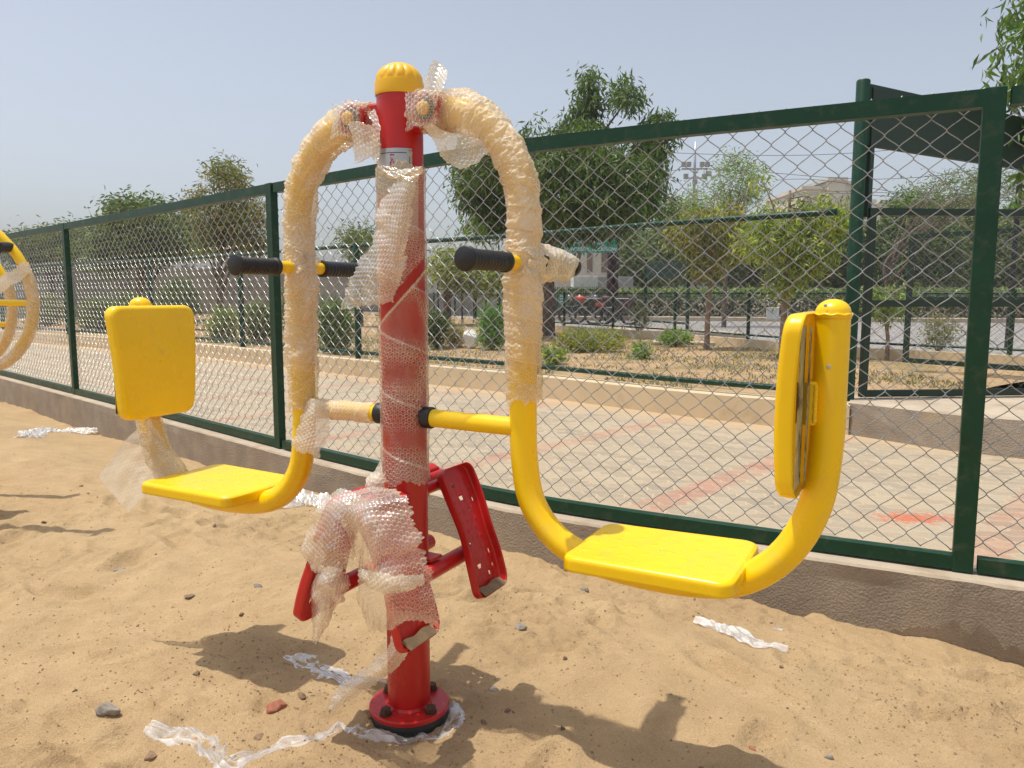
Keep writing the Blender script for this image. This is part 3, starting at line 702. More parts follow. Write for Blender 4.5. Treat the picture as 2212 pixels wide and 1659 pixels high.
def film_sheet(name, ctrl, parent, dens=.3, step=.0018, seed=1, bub=.0016, wr=.004, m=None, rag=.004, local=True, ringw=.55):
    """ctrl: rows of points; interpolated both ways"""
    C = np.array([[c for c in row] for row in ctrl], float)
    rows = np.array([catmull(r_, 10) for r_ in C]); G = np.array([catmull(rows[:, j], 10) for j in range(rows.shape[1])]).transpose(1, 0, 2)
    lu = np.linalg.norm(np.diff(G, axis=0), axis=2).sum(0).max(); lv = np.linalg.norm(np.diff(G, axis=1), axis=2).sum(1).max()
    nu, nv = max(8, int(lu/step)), max(8, int(lv/step)); tu = np.linspace(0, G.shape[0]-1, nu); tv = np.linspace(0, G.shape[1]-1, nv)
    i = np.clip(tu.astype(int), 0, G.shape[0]-2); fi = (tu-i)[:, None, None]; j = np.clip(tv.astype(int), 0, G.shape[1]-2); fj = (tv-j)[None, :, None]
    H = G[i][:, j]*(1-fi)*(1-fj)+G[i+1][:, j]*fi*(1-fj)+G[i][:, j+1]*(1-fi)*fj+G[i+1][:, j+1]*fi*fj
    du = np.gradient(H, axis=0); dv = np.gradient(H, axis=1); Nn = np.cross(du, dv); Nn /= np.linalg.norm(Nn, axis=2)[..., None]+1e-9
    # true arc lengths so bubbles keep their size
    A = np.cumsum(np.linalg.norm(du, axis=2), axis=0); B = np.cumsum(np.linalg.norm(dv, axis=2), axis=1); B = B-B[:, nv//2:nv//2+1]
    ht, ring = bubbles(A+.003*vn(A*20, B*20, seed), B+.003*vn(A*20, B*20, seed+1))
    w = wr*(fbm(A*14, B*10+A*4, seed+2, 3)+.6*vn(A*45, B*20, seed+3))
    V = H+Nn*(w+bub*ht)[..., None]
    eu = (np.linspace(0, 1, nu)*2-1)[:, None]**9; ev = (np.linspace(0, 1, nv)*2-1)[None]**9
    rg = rag*(vn(B*60, A*60, seed+8)+.8*vn(B*200, A*200, seed+9))
    V += (rg*eu)[..., None]*du/(np.linalg.norm(du, axis=2)[..., None]+1e-9)+(rg*ev)[..., None]*dv/(np.linalg.norm(dv, axis=2)[..., None]+1e-9)
    d = dens+.12+.15*fbm(A*9, B*9, seed+7, 2)+.25*np.clip(w/wr, -.3, 1)*.5
    return new_obj(name, V.reshape(-1, 3), grid_faces(nu, nv), m or M['film'], parent, attrs={'dens': d.ravel(), 'ring': ring.ravel()*ringw})

# post, cap, base
mb = MB(); mb.lathe((0, 0, .02), [(.057, 0), (.057, 1.60)], 64); mb.build('post', M['red'], mach, angle=40)
nA = 84; V = []; prof = [(.0585, 1.598), (.0600, 1.600), (.0605, 1.604), (.0605, 1.628), (.0598, 1.632), (.0570, 1.633)]
for k in range(1, 16):
    a = k/15*math.pi/2; prof.append((.0570*math.cos(a)+.0005, 1.634+.045*math.sin(a)))
for i, (r, z) in enumerate(prof):
    for k in range(nA):
        a = 2*math.pi*k/nA; rib = abs(math.sin(a*7))
        q = 1 if i < 6 else 1+(.10*min(1, (1-rib**10))-.085)*(1-(i-6)/16)*min(1, (i-5)/2)
        V.append((r*q*math.cos(a), r*q*math.sin(a), z))
V.append((0, 0, 1.679)); F = [tuple(f) for f in grid_faces(len(prof), nA, True).tolist()]+[((len(prof)-1)*nA+k, (len(prof)-1)*nA+(k+1) % nA, len(V)-1) for k in range(nA)]
o = new_obj('post_cap', V, F, M['yellow_cap'], mach); o.data.set_sharp_from_angle(angle=R(38))
mb = MB(); mb.lathe((0, 0, 0), [(.0575, .004), (.104, .004), (.1075, .007), (.1075, .016), (.105, .019), (.062, .019), (.058, .026), (.0575, .026)], 72)
fl = mb.build('base_flange', M['red'], mach, angle=35)
mb = MB(); mb.lathe((0, 0, 0), [(.05, -.03), (.100, -.03), (.1055, -.022), (.1055, -.004), (.102, .0035), (.05, .0035)], 60); mb.build('rubber_pad', M['black_rubber'], mach, angle=35)
for k in range(4):
    a = R(28)+R(50+90*k); bx, by = .083*math.cos(a), .084*math.sin(a); mb = MB()
    mb.lathe((bx, by, .019), [(.0165, 0), (.0165, .003)], 20); mb.lathe((bx, by, .022), [(.0135, 0), (.0142, .001), (.0142, .012), (.0122, .0145)], 6); mb.build('bolt', M['bolt'], fl)

# name plate
def patch(r, a0, a1, z0, z1, n=24, nz=6):
    V = []; 
    for i in range(nz+1):
        for k in range(n+1):
            a = a0+(a1-a0)*k/n; V.append((r*math.cos(a), r*math.sin(a), z0+(z1-z0)*i/nz))
    return V, grid_faces(nz+1, n+1)
fa = math.atan2(-P0[1], -P0[0])+MA     # direction to the viewer in local frame
def ang_at(t): return fa+math.asin(t)
v, f = patch(.0588, ang_at(-.985), ang_at(.48), 1.36, 1.4665); plate = new_obj('name_plate', v, f, M['steel'], mach)
for args in ((ang_at(-.97), ang_at(.36), 1.4545, 1.4562), (ang_at(.355), ang_at(.375), 1.37, 1.4475)):
    v, f = patch(.0592, *args); new_obj('border_line', v, f, M['dark_line'], plate)
def strokes(name, pts_list, r, parent, m, w):
    mb = MB()
    for pts in pts_list:
        P = [(r*math.cos(ang_at(t)), r*math.sin(ang_at(t)), z) for t, z in pts]; mb.tube(P, w, 6)
    mb.build(name, m, parent, smooth=True)
strokes('emblem', [[(-.42,1.449),(-.34,1.452),(-.27,1.449)], [(-.40,1.445),(-.37,1.438),(-.31,1.440)], [(-.36,1.438),(-.42,1.430),(-.36,1.424),(-.30,1.427),(-.29,1.436)],
   [(-.40,1.428),(-.47,1.414),(-.52,1.402)], [(-.30,1.425),(-.35,1.412),(-.38,1.400)]], .0592, plate, M['red_ink'], .0016)
mb = MB(); a = ang_at(.375); ax = (math.cos(a), math.sin(a), 0); mb.lathe((.0585*ax[0], .0585*ax[1], 1.4555), [(.0075, 0), (.0075, .0012), (.0045, .0026), (.0042, .0016), (.0015, .0016)], 20, ax); mb.build('screw', M['steel'], plate, angle=30)

# seat arms: one bent tube each side
prof_arm = [(.075,1.548),(.12,1.552),(.19,1.54),(.262,1.495),(.32,1.415),(.343,1.31),(.345,1.18),(.345,1.0),(.345,.83),(.349,.72),(.370,.62),(.43,.545),(.52,.505),(.66,.490),(.80,.497),(.885,.528),(.955,.595),(1.0,.69),(1.016,.80),(1.018,.95),(1.018,1.072)]
for sg in (1, -1):
    path, _ = resample(catmull([(sg*s, 0, z) for s, z in prof_arm], 10), .008)
    V, F = tube_geo(path, .0325, 40)
    V = V.reshape(len(path), 40, 3)
    # slight creases inside the bends from the pipe bender
    sx = np.abs(path[:, 0]); zc = path[:, 2]
    bend = np.exp(-((sx-.39)/.06)**2)*(zc < .8)+np.exp(-((sx-.93)/.07)**2)*(zc < .75)
    cen = path[:, None]; dv = V-cen
    w = 1-.10*bend[:, None]*np.exp(-((np.abs(dv[..., 1])/.0325-.75)/.22)**2)*(dv[..., 1] < 0)
    V = cen+dv*w[..., None]
    arm = new_obj('seat_arm', V.reshape(-1, 3), F, M['yellow'], mach)
    mb = MB(); pr = [(.0335, 1.068), (.0342, 1.074), (.0328, 1.079)]+[(.0325*math.cos(k/9*math.pi/2)+.0001, 1.080+.026*math.sin(k/9*math.pi/2)) for k in range(1, 10)]
    mb.lathe((sg*1.018, 0, 0), pr, 40); mb.build('end_cap', M['yellow'], arm, smooth=True)
    mb = MB(); mb.tube([(sg*1.018+.0335*math.cos(a), .0335*math.sin(a), 1.076+.0012*math.sin(a*9)) for a in np.linspace(0, 2*math.pi, 49)], .0028, 8, False); mb.build('weld_bead', M['yellow'], arm, smooth=True)
    # hinge housing at the post
    mb = MB(); mb.lathe((sg*.112, 0, 1.548), [(.036, -.052), (.0385, -.050), (.0385, .050), (.036, .052)], 36, (0, 1, 0)); mb.build('hinge_housing', M['red'], mach, angle=35)
    mb = MB(); mb.box((sg*.066, 0, 1.548), (.05, .05, .078), 0, .006); mb.build('hinge_bracket', M['red'], mach, angle=35)
    hc = MB(); hc.lathe((sg*.112, -.051, 1.548), [(.026, 0), (.026, .005), (.024, .007)], 30, (0, -1, 0)); hb = hc.build('hinge_ring', M['black_rubber'], mach, angle=35)
    mb = MB(); mb.lathe((sg*.112, -.058, 1.548), [(.0165, 0), (.0165, .008), (.013, .015), (.006, .018), (.001, .019)], 24, (0, -1, 0)); mb.build('hinge_cap', M['yellow_cap'], hb, smooth=True)
    # cross bar with rubber bumper
    mb = MB(); mb.tube([(sg*.072, 0, .803), (sg*.20, 0, .801), (sg*.325, 0, .80)], .0225, 32); mb.build('cross_bar', M['yellow'], mach, angle=40)
    mb = MB(); mb.lathe((sg*.074, 0, .803), [(.024, -.014), (.0275, -.012), (.028, .010), (.026, .014)], 32, (1, 0, 0)); mb.build('bumper', M['black_rubber'], mach, angle=35)
    # handle bar and grips (kept as part > grip)
    hz_ = 1.187; mb = MB(); mb.tube([(sg*.345, -.10, hz_), (sg*.345, .10, hz_)], .0165, 24); mb.tube([(sg*.345, -.20, hz_), (sg*.345, .20, hz_)], .012, 12)
    hb = mb.build('handle_bar', M['yellow'], mach, angle=40)
    for q in (-1, 1):
        a0, a1 = .085, ((.262 if q < 0 else .286) if sg > 0 else (.228 if q < 0 else .262)); pts = []; rad = []
        for k in range(90):
            t = k/89; y = a0+(a1-a0)*t; r = .0212
            if t < .07: r = .0245
            elif t > (.90 if sg > 0 and q > 0 else .93): r = .0262
            else: r += .0009*math.cos((t-.07)/.86*math.pi*2*11)
            if t < .012 or t > .99: r -= .002
            pts.append((sg*.345, q*y, hz_)); rad.append(r)
        V, F = tube_geo(pts, rad, 36); o = MB(); o.add(V.tolist(), [tuple(f) for f in F.tolist()]+[tuple(range(35, -1, -1)), tuple(89*36+k for k in range(36))])
        g = o.build('grip', M['black_rubber'], hb, angle=50)

# pressed sheet pans: seats, backs, foot plates
def rrect(a, b, r, n, st=.007):
    """outline of a rounded rectangle, n points per quarter"""
    P = []
    for q, (sx, sy) in enumerate(((1, 1), (-1, 1), (-1, -1), (1, -1))):
        for k in range(n):
            t = (q+k/(n-1))*math.pi/2; P.append((sx*(a-r)+r*math.cos(t), sy*(b-r)+r*math.sin(t)))
    # subdivide straight runs
    out = []
    for i in range(len(P)):
        p, q = P[i], P[(i+1) % len(P)]; L = math.hypot(q[0]-p[0], q[1]-p[1]); m = max(1, int(L/st)); out += [(p[0]+(q[0]-p[0])*k/m, p[1]+(q[1]-p[1])*k/m) for k in range(m)]
    return np.array(out)
def pan(name, a, b, r, depth, er, parent, m, taper=0, bumps=(), holes=(), M4=None, thick=.002, lip=0, dish=0, step=.005, warp=None, flip=1, st=.007):
    base = rrect(a, b, r, 9, st); n = len(base); loops = []; skirt = max(2, int(depth/.006))
    def ins(d):
        return rrect(a, b, r, 9, st)*np.array([(a-d)/a, (b-d)/b])
    for k in range(skirt): loops.append((base, -depth+(depth-er)*k/(skirt-1)*1.0))
    for k in range(1, 7):
        t = k/6*math.pi/2; loops.append((ins(er*(1-math.cos(t))), -er+er*math.sin(t)))
    nin = int((min(a, b)-er)/step); o0 = ins(er)
    for k in range(1, nin+1): loops.append((o0*(1-k/nin*.995), 0.0))
    V = np.concatenate([np.concatenate([P, np.full((n, 1), z)], 1) for P, z in loops])
    for (bx, by, br, bh) in bumps:
        q = np.hypot(V[:, 0]-bx, V[:, 1]-by)/br; V[:, 2] += bh*np.exp(-q*q*2.2)*(V[:, 2] > -.004)
    V[:, 2] -= dish*(1-(V[:, 0]/a)**2)*(V[:, 2] > -er*.5)
    F = grid_faces(len(loops), n, True)
    cen = V[F].mean(1); keep = np.ones(len(F), bool)
    for (hx, hy, ha, hb_) in holes: keep &= ~((((cen[:, 0]-hx)/ha)**2+((cen[:, 1]-hy)/hb_)**2 < 1) & (cen[:, 2] > -.003))
    F = F[keep]
    V[:, 0] *= 1+taper*(V[:, 1]/b)
    if warp is not None: V = warp(V)
    Vw = np.array([tuple(M4 @ Vector(p)) for p in V]); o = new_obj(name, Vw, F, m, parent)
    so = o.modifiers.new('thickness', 'SOLIDIFY'); so.thickness = thick; so.offset = 0
    return o
from mathutils import Matrix
def frame4(org, X, Y):
    X = Vector(X).normalized(); Y = Vector(Y); Y = (Y-X*Y.dot(X)).normalized(); Z = X.cross(Y)
    m = Matrix.Identity(4)
    for i, v in enumerate((X, Y, Z)): m.col[i][:3] = v
    m.col[3][:3] = org; return m
dimp = [((-.5*(k % 2)+i-1.25+.25)*.066+.012, (k-3.5)*.043, .009, .0032) for k in range(8) for i in range(4)]
dimp = [d for d in dimp if abs(d[0]) < .112]
for sg in (1, -1):
    # seat: local x of pan across the machine (y), local y of pan along sg*s (outwards)
    m4 = frame4((sg*.69, 0, .556), (0, sg*1.0, 0) if sg > 0 else (0, -1, 0), (0, 0, 0)) if False else None
    X = Vector((0, -sg, 0)); Yv = Vector((sg, 0, .012)); m4 = frame4((sg*.690, 0, .556), X, Yv)
    seat = pan('seat', .146, .184, .032, .032, .010, mach, M['yellow'], taper=.03, bumps=[(d[0], d[1], .008, .0022) for d in dimp], M4=m4, dish=.003)
    # backrest: pan x across, pan y up; front faces the post
    X = Vector((0, -sg, 0)); Yv = Vector((sg*.02, 0, 1))
    m4 = frame4((sg*.948, 0, .905), X, Yv)
    def wp(V):
        V = V.copy(); V[:, 2] += .010*(1-(V[:, 1]/.175)**2); return V
    back = pan('backrest', .139, .174, .034, .034, .012, mach, M['yellow'], taper=.085, bumps=[(d[0]*.95, d[1]*.95, .007, -.0020 if False else .0022) for d in dimp], M4=m4, warp=wp)
    mb = MB(); mb.box((sg*.981, 0, .905), (.036, .092, .085), 0, .003); mb.build('bracket', M['yellow'], mach, angle=30)
    mb = MB(); mb.box((sg*.978, -.098, .905), (.0016, .070, .305), 0, 0); mb.build('stiffener', M['pale_weld'], back)
    mb = MB(); mb.box((sg*.9865, -.060, .905), (.0016, .022, .300)); mb.build('inner_flange', M['pale_weld'], back)
    mb = MB()
    rr_ = random.Random(4)
    for k in range(26):
        z = .872+.066*k/25; mb.lathe((sg*.998, -.046+rr_.uniform(-.001, .001), z), [(.0025, -.002), (.0045, 0), (.0025, .002)], 8, (0, -1, 0))
    mb.build('weld_bead', M['yellow'], mach, smooth=True)

# foot rests
def pedal(s0, z0, s1, z1, off, sg, label=None):
    top = Vector((sg*s0, -off, z0)); bot = Vector((sg*s1, -off, z1)); c = (top+bot)/2; Yv = top-bot; L = Yv.length/2
    m4 = frame4(c, Vector((0, sg, 0)), Yv)
    bm = [(x, (k-5)*.027*(1 if abs(k-5) > 1 else .9), .0055, .003) for k in range(11) for x in ((-.036, -.013, .012, .036) if k not in (5,) else (-.022, .022))]
    hl = [(sx*.052, y, .0045, .0075) for sx in (-1, 1) for y in (-.115, -.075, .075, .11)]+[(0, .09, .010, .007), (.012, -.10, .010, .007), (.018, .130, .007, .0065), (-.028, -.13, .005, .005), (.030, -.035, .0055, .0055), (-.02, .05, .004, .004)]
    # the pan is upside down: its rim stands towards the foot
    mf = m4 @ Matrix.Rotation(math.pi, 4, 'Y')
    def wp(V):
        V = V.copy(); w = 1-.12*np.exp(-((V[:, 1]/L)/.35)**2)*(.9); V[:, 0] *= w
        V[:, 2] += .012*(V[:, 1]/L)**2; return V
    o = pan('foot_plate', .076, L, .028, .026, .006, mach, M['red'], bumps=[(b[0], b[1], b[2], -b[3]) for b in bm], holes=hl, M4=mf, warp=wp, step=.0024, thick=.0022, st=.0032)
    # sand caught in the bottom of the tray
    V = []; n = 16
    for i in range(5):
        for k in range(n+1):
            x = (k/n*2-1)*(.064-.006*(k in (0, n))); y = -L+.003+i*.0055*(1+.12*math.sin(k*.7)); V.append(m4 @ Vector((x, y, .020-.0046*i)))
    new_obj('trapped_sand', [tuple(v) for v in V], grid_faces(5, n+1), M['sand_in'], o)
    return o
pedal(.045, .628, .165, .298, .185, 1); pedal(.045, .640, .168, .305, -.155, 1)
for off in (.155, -.155): pedal(.045, .625, .178, .295, off, -1)
for sg, z in ((1, .405), (-1, .385)):
    mb = MB(); mb.tube([(sg*.088, -.20 if sg < 0 else -.165, z), (sg*.088, .235 if sg < 0 else .165, z)], .0215, 32); mb.build('foot_tube', M['red'], mach, angle=40)
    mb = MB(); mb.tube([(sg*.03, -.03, z+.012), (sg*.088, -.045, z+.004)], .018, 16); mb.tube([(sg*.03, .03, z+.012), (sg*.088, .045, z+.004)], .018, 16); mb.box((sg*.06, 0, z-.016), (.07, .08, .008)); mb.box((sg*.06, 0, z+.03), (.065, .05, .008), 0)
    mb.build('foot_bracket', M['red'], mach, angle=40)
    mb = MB(); mb.tube([(sg*.03, -.15, .600), (sg*.03, .17 if sg > 0 else .215, .600)], .0150, 24); mb.build('upper_foot_tube', M['red'], mach, angle=40)

# scratches and weld marks on the right upright
for (x, y, w, h) in ((1790, 793, .010, .014), (1783, 660, .007, .003)):
    s, o_, z = pl(x, y, .034)
    mb = MB(); mb.lathe((s, -.0322, z), [(w*.5, 0), (w*.35, .0006)], 7, (0, -1, 0)); mb.build('scratch', M['steel'], mach)

# ---- bubble film on the machine
def dens_pole(t, th, V):
    z = V[..., 2]; x = V[..., 0]; y = V[..., 1]; fang = np.arctan2(y, x)-fa; fang = (fang+math.pi) % (2*math.pi)-math.pi
    d = .16*sstep(1.13, 1.18, z)+.36*sstep(1.24, 1.28, z)*(fang < .75)*(fang > -2)            # brownish dense patch at the top left
    line = 1.135+.055*np.sin(fang)+.012*fang                       # bare red stripe
    d = d-1.2*np.exp(-((z-line+.008)/.014)**2)+.7*np.exp(-((z-line+.028)/.005)**2)
    d = d+.16*sstep(.82, .66, z)
    return d*(1.0)
def bare(V): return V
film_tube('bubble_film', [(0, 0, .635), (0, 0, .9), (0, 0, 1.2), (0, 0, 1.430)], .058, mach, dens=-.02, seed=3, ringw=1.3, bub=.0028, wr=.0016, pitchL=.15, dfun=dens_pole, ends=.010, stretch=(30, 9))
for sg, zend, sd in ((1, .865, 11), (-1, .80, 17)):
    pa = [(sg*s, 0, z) for s, z in prof_arm if z > zend+.02 and s < .5]+[(sg*.345, 0, zend)]
    rads = [.044, .047, .040, .0375, .037, .0375, .040, .037, .036, .034][:len(pa)]
    rads = rads+[.034]*(len(pa)-len(rads))
    film_tube('bubble_film', [(sg*.082, 0, 1.545)]+pa[1:], rads, mach, dens=.58 if sg > 0 else .52, seed=sd, wr=.0048, loose=.005, ends=.012, pitchL=.050, ringw=.40, stretch=(105, 18),
              dfun=lambda t, th, V: .22*np.exp(-((t-.52)/.10)**2)-.30*np.exp(-((t-.93)/.09)**2)-.22*np.exp(-((t-.10)/.05)**2)-.18*np.exp(-((t-.40)/.05)**2))
film_tube('bubble_film', [(-.10, 0, .802), (-.2, 0, .801), (-.322, 0, .80)], [.0235, .0235, .0245], mach, dens=.48, seed=23, bub=.0012, wr=.0015, ends=.006)
# hinge wraps
for sg, sd in ((1, 31), (-1, 35)):
    film_tube('bubble_film', [(sg*.115, -.070, 1.545), (sg*.115, -.03, 1.545), (sg*.115, .03, 1.545), (sg*.115, .066, 1.545)], [.030, .046, .046, .036], mach, dens=.14, seed=sd, wr=.004, loose=.006, ends=.008)
# wrapped far handle on the right, and the collar of film round the near one
film_tube('bubble_film', [(.345, .028, 1.187), (.345, .11, 1.187), (.345, .240, 1.187)], [.046, .036, .029], mach, dens=.66, seed=41, wr=.004, loose=.006)
film_tube('bubble_film', [(.345, -.030, 1.195), (.345, .0, 1.19), (.345, .03, 1.187)], [.034, .043, .046], mach, dens=.62, seed=43, wr=.005, loose=.006, ends=.015)
film_tube('bubble_film', [(-.345, -.028, 1.20), (-.345, .0, 1.20), (-.345, .028, 1.2)], [.036, .041, .037], mach, dens=.60, seed=45, wr=.005, loose=.004, ends=.015)
# film on the left seat's rear bend
film_tube('bubble_film', [(-1.012, 0, .72), (-.992, 0, .655), (-.955, 0, .592), (-.89, 0, .528)], [.035, .040, .043, .040], mach, dens=.20, seed=51, wr=.003, bub=.0015, loose=.006, ends=.02)
SH = lambda rows, **k: film_sheet('bubble_film', [[pl(*p) for p in r_] for r_ in rows], mach, **k)
# upright tongue beside the cap
SH([[(938,128,.02),(950,133,.0),(962,145,.02)], [(921,160,.05),(942,165,.02),(966,172,.05)], [(916,195,.06),(934,200,.035),(954,203,.06)], [(917,226,.055),(930,228,.045),(942,228,.055)]], dens=.30, seed=61, rag=.006)
for sg, sd in ((1, 161), (-1, 163)):
    film_sheet('bubble_film', [[(sg*.112+dx, -.072-.012*(1-abs(dx)/.045)*(1-abs(dz)/.045), 1.546+dz) for dx in (-.044, -.015, .015, .044)] for dz in (.040, .014, -.014, -.044)], mach, dens=.02, seed=sd, wr=.004, rag=.006)
# round flap under the right arch
SH([[(915,270,.06),(935,268,.062),(958,285,.055)], [(932,300,.055),(968,308,.05),(1010,292,.03)], [(948,330,.05),(990,334,.04),(1050,310,.03)], [(965,352,.04),(1005,362,.04),(1062,328,.03)]], dens=.55, seed=63, rag=.004)
# flap at the left hinge
SH([[(752,262,.07),(778,262,.075),(806,275,.07)], [(760,290,.075),(786,296,.075),(818,300,.068)], [(764,325,.07),(790,330,.07),(816,330,.068)], [(768,356,.07),(776,355,.07),(784,345,.07)]], dens=.40, seed=65)
SH([[(800,240,.05),(812,243,.055),(818,250,.06)], [(806,290,.066),(814,292,.068),(822,296,.07)], [(806,345,.066),(813,350,.068),(822,356,.07)]], dens=.55, seed=66, rag=.008)
# long flap hanging from the top of the post
SH([[(812,350,.066),(840,362,.068),(872,368,.07),(900,366,.066)],
    [(850,385,.070),(868,388,.076),(884,388,.078),(902,382,.07)],
    [(814,450,.072),(842,450,.086),(868,440,.088),(893,430,.074)],
    [(812,500,.074),(836,510,.092),(862,510,.092),(884,500,.074)],
    [(790,545,.080),(822,556,.094),(852,556,.094),(876,550,.074)],
    [(752,610,.086),(790,615,.094),(832,618,.092),(868,600,.074)],
    [(732,670,.088),(772,664,.092),(812,656,.090),(850,652,.074)]], dens=.22, seed=67, wr=.006, rag=.008)
# gathered hem at the top of the post film
SH([[(815,352,.062),(850,372,.066),(880,364,.068),(914,356,.060)], [(818,362,.066),(852,384,.074),(880,376,.074),(916,364,.062)], [(822,374,.062),(858,394,.066),(884,390,.066),(917,370,.060)]], dens=.6, seed=68, wr=.006)
# bag hanging from the left cross bar
SH([[(664,864,.02),(684,862,.026),(710,872,.02)], [(648,905,.036),(676,908,.044),(710,912,.03)], [(634,940,.040),(664,948,.05),(706,950,.035)], [(628,962,.038),(656,975,.046),(688,990,.038)]], dens=.30, seed=69, rag=.006)
# big thin sheet hanging behind the left seat
SH([[(322,906,.03),(300,925,.035),(262,960,.06),(214,1030,.09)], [(352,950,.0),(330,965,.03),(280,1000,.06),(228,1050,.09)], [(372,985,.0),(350,1000,.03),(304,1030,.06),(250,1075,.09)], [(390,1015,.0),(366,1032,.03),(322,1062,.06),(277,1106,.09)]], dens=.46, seed=71, wr=.003, rag=.002, ringw=.04, bub=.0004)
# film round the near foot rests
def ctrl_pedal(rows, **k): return SH(rows, **k)
SH([[(730,1078,.20),(770,1066,.16),(812,1058,.13),(850,1062,.10)],
    [(712,1100,.24),(756,1092,.28),(806,1078,.28),(874,1070,.25)],
    [(745,1135,.25),(768,1126,.31),(816,1112,.31),(890,1106,.27)],
    [(760,1175,.25),(800,1170,.31),(846,1160,.31),(902,1150,.27)],
    [(778,1225,.25),(812,1222,.31),(862,1212,.30),(914,1200,.27)],
    [(778,1255,.25),(822,1262,.32),(874,1256,.31),(928,1232,.27)],
    [(772,1290,.25),(822,1300,.32),(880,1294,.31),(936,1268,.27)],
    [(786,1325,.25),(826,1335,.31),(884,1330,.30),(944,1308,.27)],
    [(800,1366,.25),(840,1362,.27),(884,1344,.27),(944,1352,.27)]], dens=.10, seed=73, wr=.006, rag=.008)
SH([[(778,1225,.262),(812,1238,.285),(858,1246,.27),(912,1238,.19)], [(776,1240,.265),(815,1262,.30),(864,1266,.285),(918,1250,.19)], [(778,1252,.262),(815,1274,.285),(868,1280,.27),(920,1262,.19)]], dens=.62, seed=74, wr=.006)
# film over the near left foot rest
SH([[(694,1078,.22),(725,1062,.23),(760,1062,.24),(796,1078,.24)], [(676,1108,.24),(712,1098,.27),(750,1100,.28),(778,1118,.26)], [(664,1150,.24),(700,1148,.28),(742,1152,.29),(770,1152,.26)], [(658,1190,.24),(696,1192,.28),(738,1196,.29),(768,1188,.26)], [(664,1224,.24),(700,1230,.27),(738,1228,.28),(768,1210,.26)]], dens=.14, seed=75, wr=.006, rag=.008)
# knob of film on the tube end, with its tail
SH([[(680,1222,.19),(705,1226,.235),(730,1232,.235),(752,1246,.20)], [(668,1245,.19),(694,1252,.255),(724,1256,.25),(750,1262,.20)], [(664,1280,.19),(690,1284,.245),(718,1286,.24),(742,1290,.20)], [(672,1325,.20),(690,1328,.235),(708,1325,.225),(722,1320,.20)], [(672,1360,.20),(682,1362,.225),(694,1360,.22),(706,1352,.20)], [(676,1388,.21),(680,1390,.215),(685,1390,.215),(690,1384,.21)]], dens=.34, seed=77, wr=.006, rag=.006)
SH([[(660,1160,.22),(672,1168,.24),(690,1176,.24)], [(650,1200,.22),(668,1205,.25),(694,1210,.24)], [(662,1235,.22),(674,1238,.24),(694,1240,.24)]], dens=.35, seed=78, wr=.008, rag=.012)
# small fan of film at the lower left of the post
SH([[(790,1050,.10),(795,1062,.10),(812,1072,.10)], [(800,1030,.08),(812,1040,.09),(828,1052,.08)], [(822,1005,.062),(830,1018,.064),(838,1032,.062)]], dens=.40, seed=79, rag=.008)
# strip trailing from the foot rest to the sand
SH([[(848,1372,.20),(864,1386,.22),(884,1396,.20)], [(836,1400,.20),(852,1412,.23),(870,1424,.20)], [(806,1430,.20),(824,1444,.23),(838,1456,.20)], [(762,1460,.20),(778,1474,.22),(796,1486,.20)], [(730,1490,.20),(742,1502,.21),(756,1512,.20)], [(704,1528,.20),(712,1534,.205),(722,1536,.20)]], dens=.26, seed=81, wr=.005, rag=.006)

# ------------------------------------------------------------------ second machine at the left edge
m2 = empty('exercise_machine', (-2.95, 3.6, 0), 'yellow looped exercise machine with film wrapped tubes, cut off by the left edge', 'exercise machine')
def B2(p): return (p[0]+2.95, p[1]-3.6, p[2])
mb = MB(); mb.lathe((0, 0, -.02), [(.057, 0), (.057, 1.62), (.03, 1.66)], 32); mb.build('post', M['red'], m2, angle=40)
mb = MB(); mb.lathe((0, 0, -.03), [(.11, 0), (.11, .02), (.06, .02)], 32); mb.build('base_flange', M['red'], m2, angle=40)
loop = [(-2.95,3.6,1.56),(-2.75,3.6,1.56),(-2.55,3.6,1.50),(-2.40,3.6,1.415),(-2.317,3.6,1.333),(-2.267,3.6,1.255),(-2.236,3.6,1.160),(-2.230,3.6,1.063),(-2.258,3.6,.94),(-2.326,3.6,.84),(-2.41,3.6,.785),(-2.55,3.6,.75),(-2.75,3.6,.74),(-2.95,3.6,.74)]
for dy, k in ((0, 0), (.62, 1)):
    L = [B2((x-.50*k if x > -2.9 else x-.5*k, y+dy, z-.04*k)) for x, y, z in loop]
    P, _ = resample(catmull(L, 8), .02); V, F = tube_geo(P, .0215, 20); ar = new_obj('loop_tube', V, F, M['yellow'], m2)
    film_tube('bubble_film', L[5:], .023, m2, dens=.42, step=.004, seed=90+k, wr=.002, ends=.02)
mb = MB(); mb.tube([B2((-2.95, 3.6, 1.09)), B2((-2.243, 3.6, 1.073))], .0145, 20); mb.build('cross_bar', M['yellow'], m2, angle=40)
mb = MB(); mb.tube([B2((-3.45, 4.22, .96)), B2((-2.76, 4.22, .95))], .0145, 20); mb.build('cross_bar', M['yellow'], m2, angle=40)
mb = MB(); mb.tube([B2((-2.318, 3.52, 1.325)), B2((-2.318, 3.60, 1.33))], .024, 24); mb.build('handle_knob', M['black_rubber'], m2, angle=40)
for (sx, sy, sz) in ((-2.82, 3.72, .50), (-3.3, 4.25, .50)):  # unseen seats added beyond the left edge to throw shadow on the sand
    pan('seat', .18, .2, .03, .03, .01, m2, M['yellow'], M4=Matrix.Translation(B2((sx, sy, sz))))
def q36(x, y, Y=3.55):
    u = (x-1106)/1661; v = (y-829.5)/1661; r = (u, math.cos(_th)-v*math.sin(_th), -(math.sin(_th)+v*math.cos(_th))); t = Y/r[1]; return B2((r[0]*t, Y, CAMH+r[2]*t))
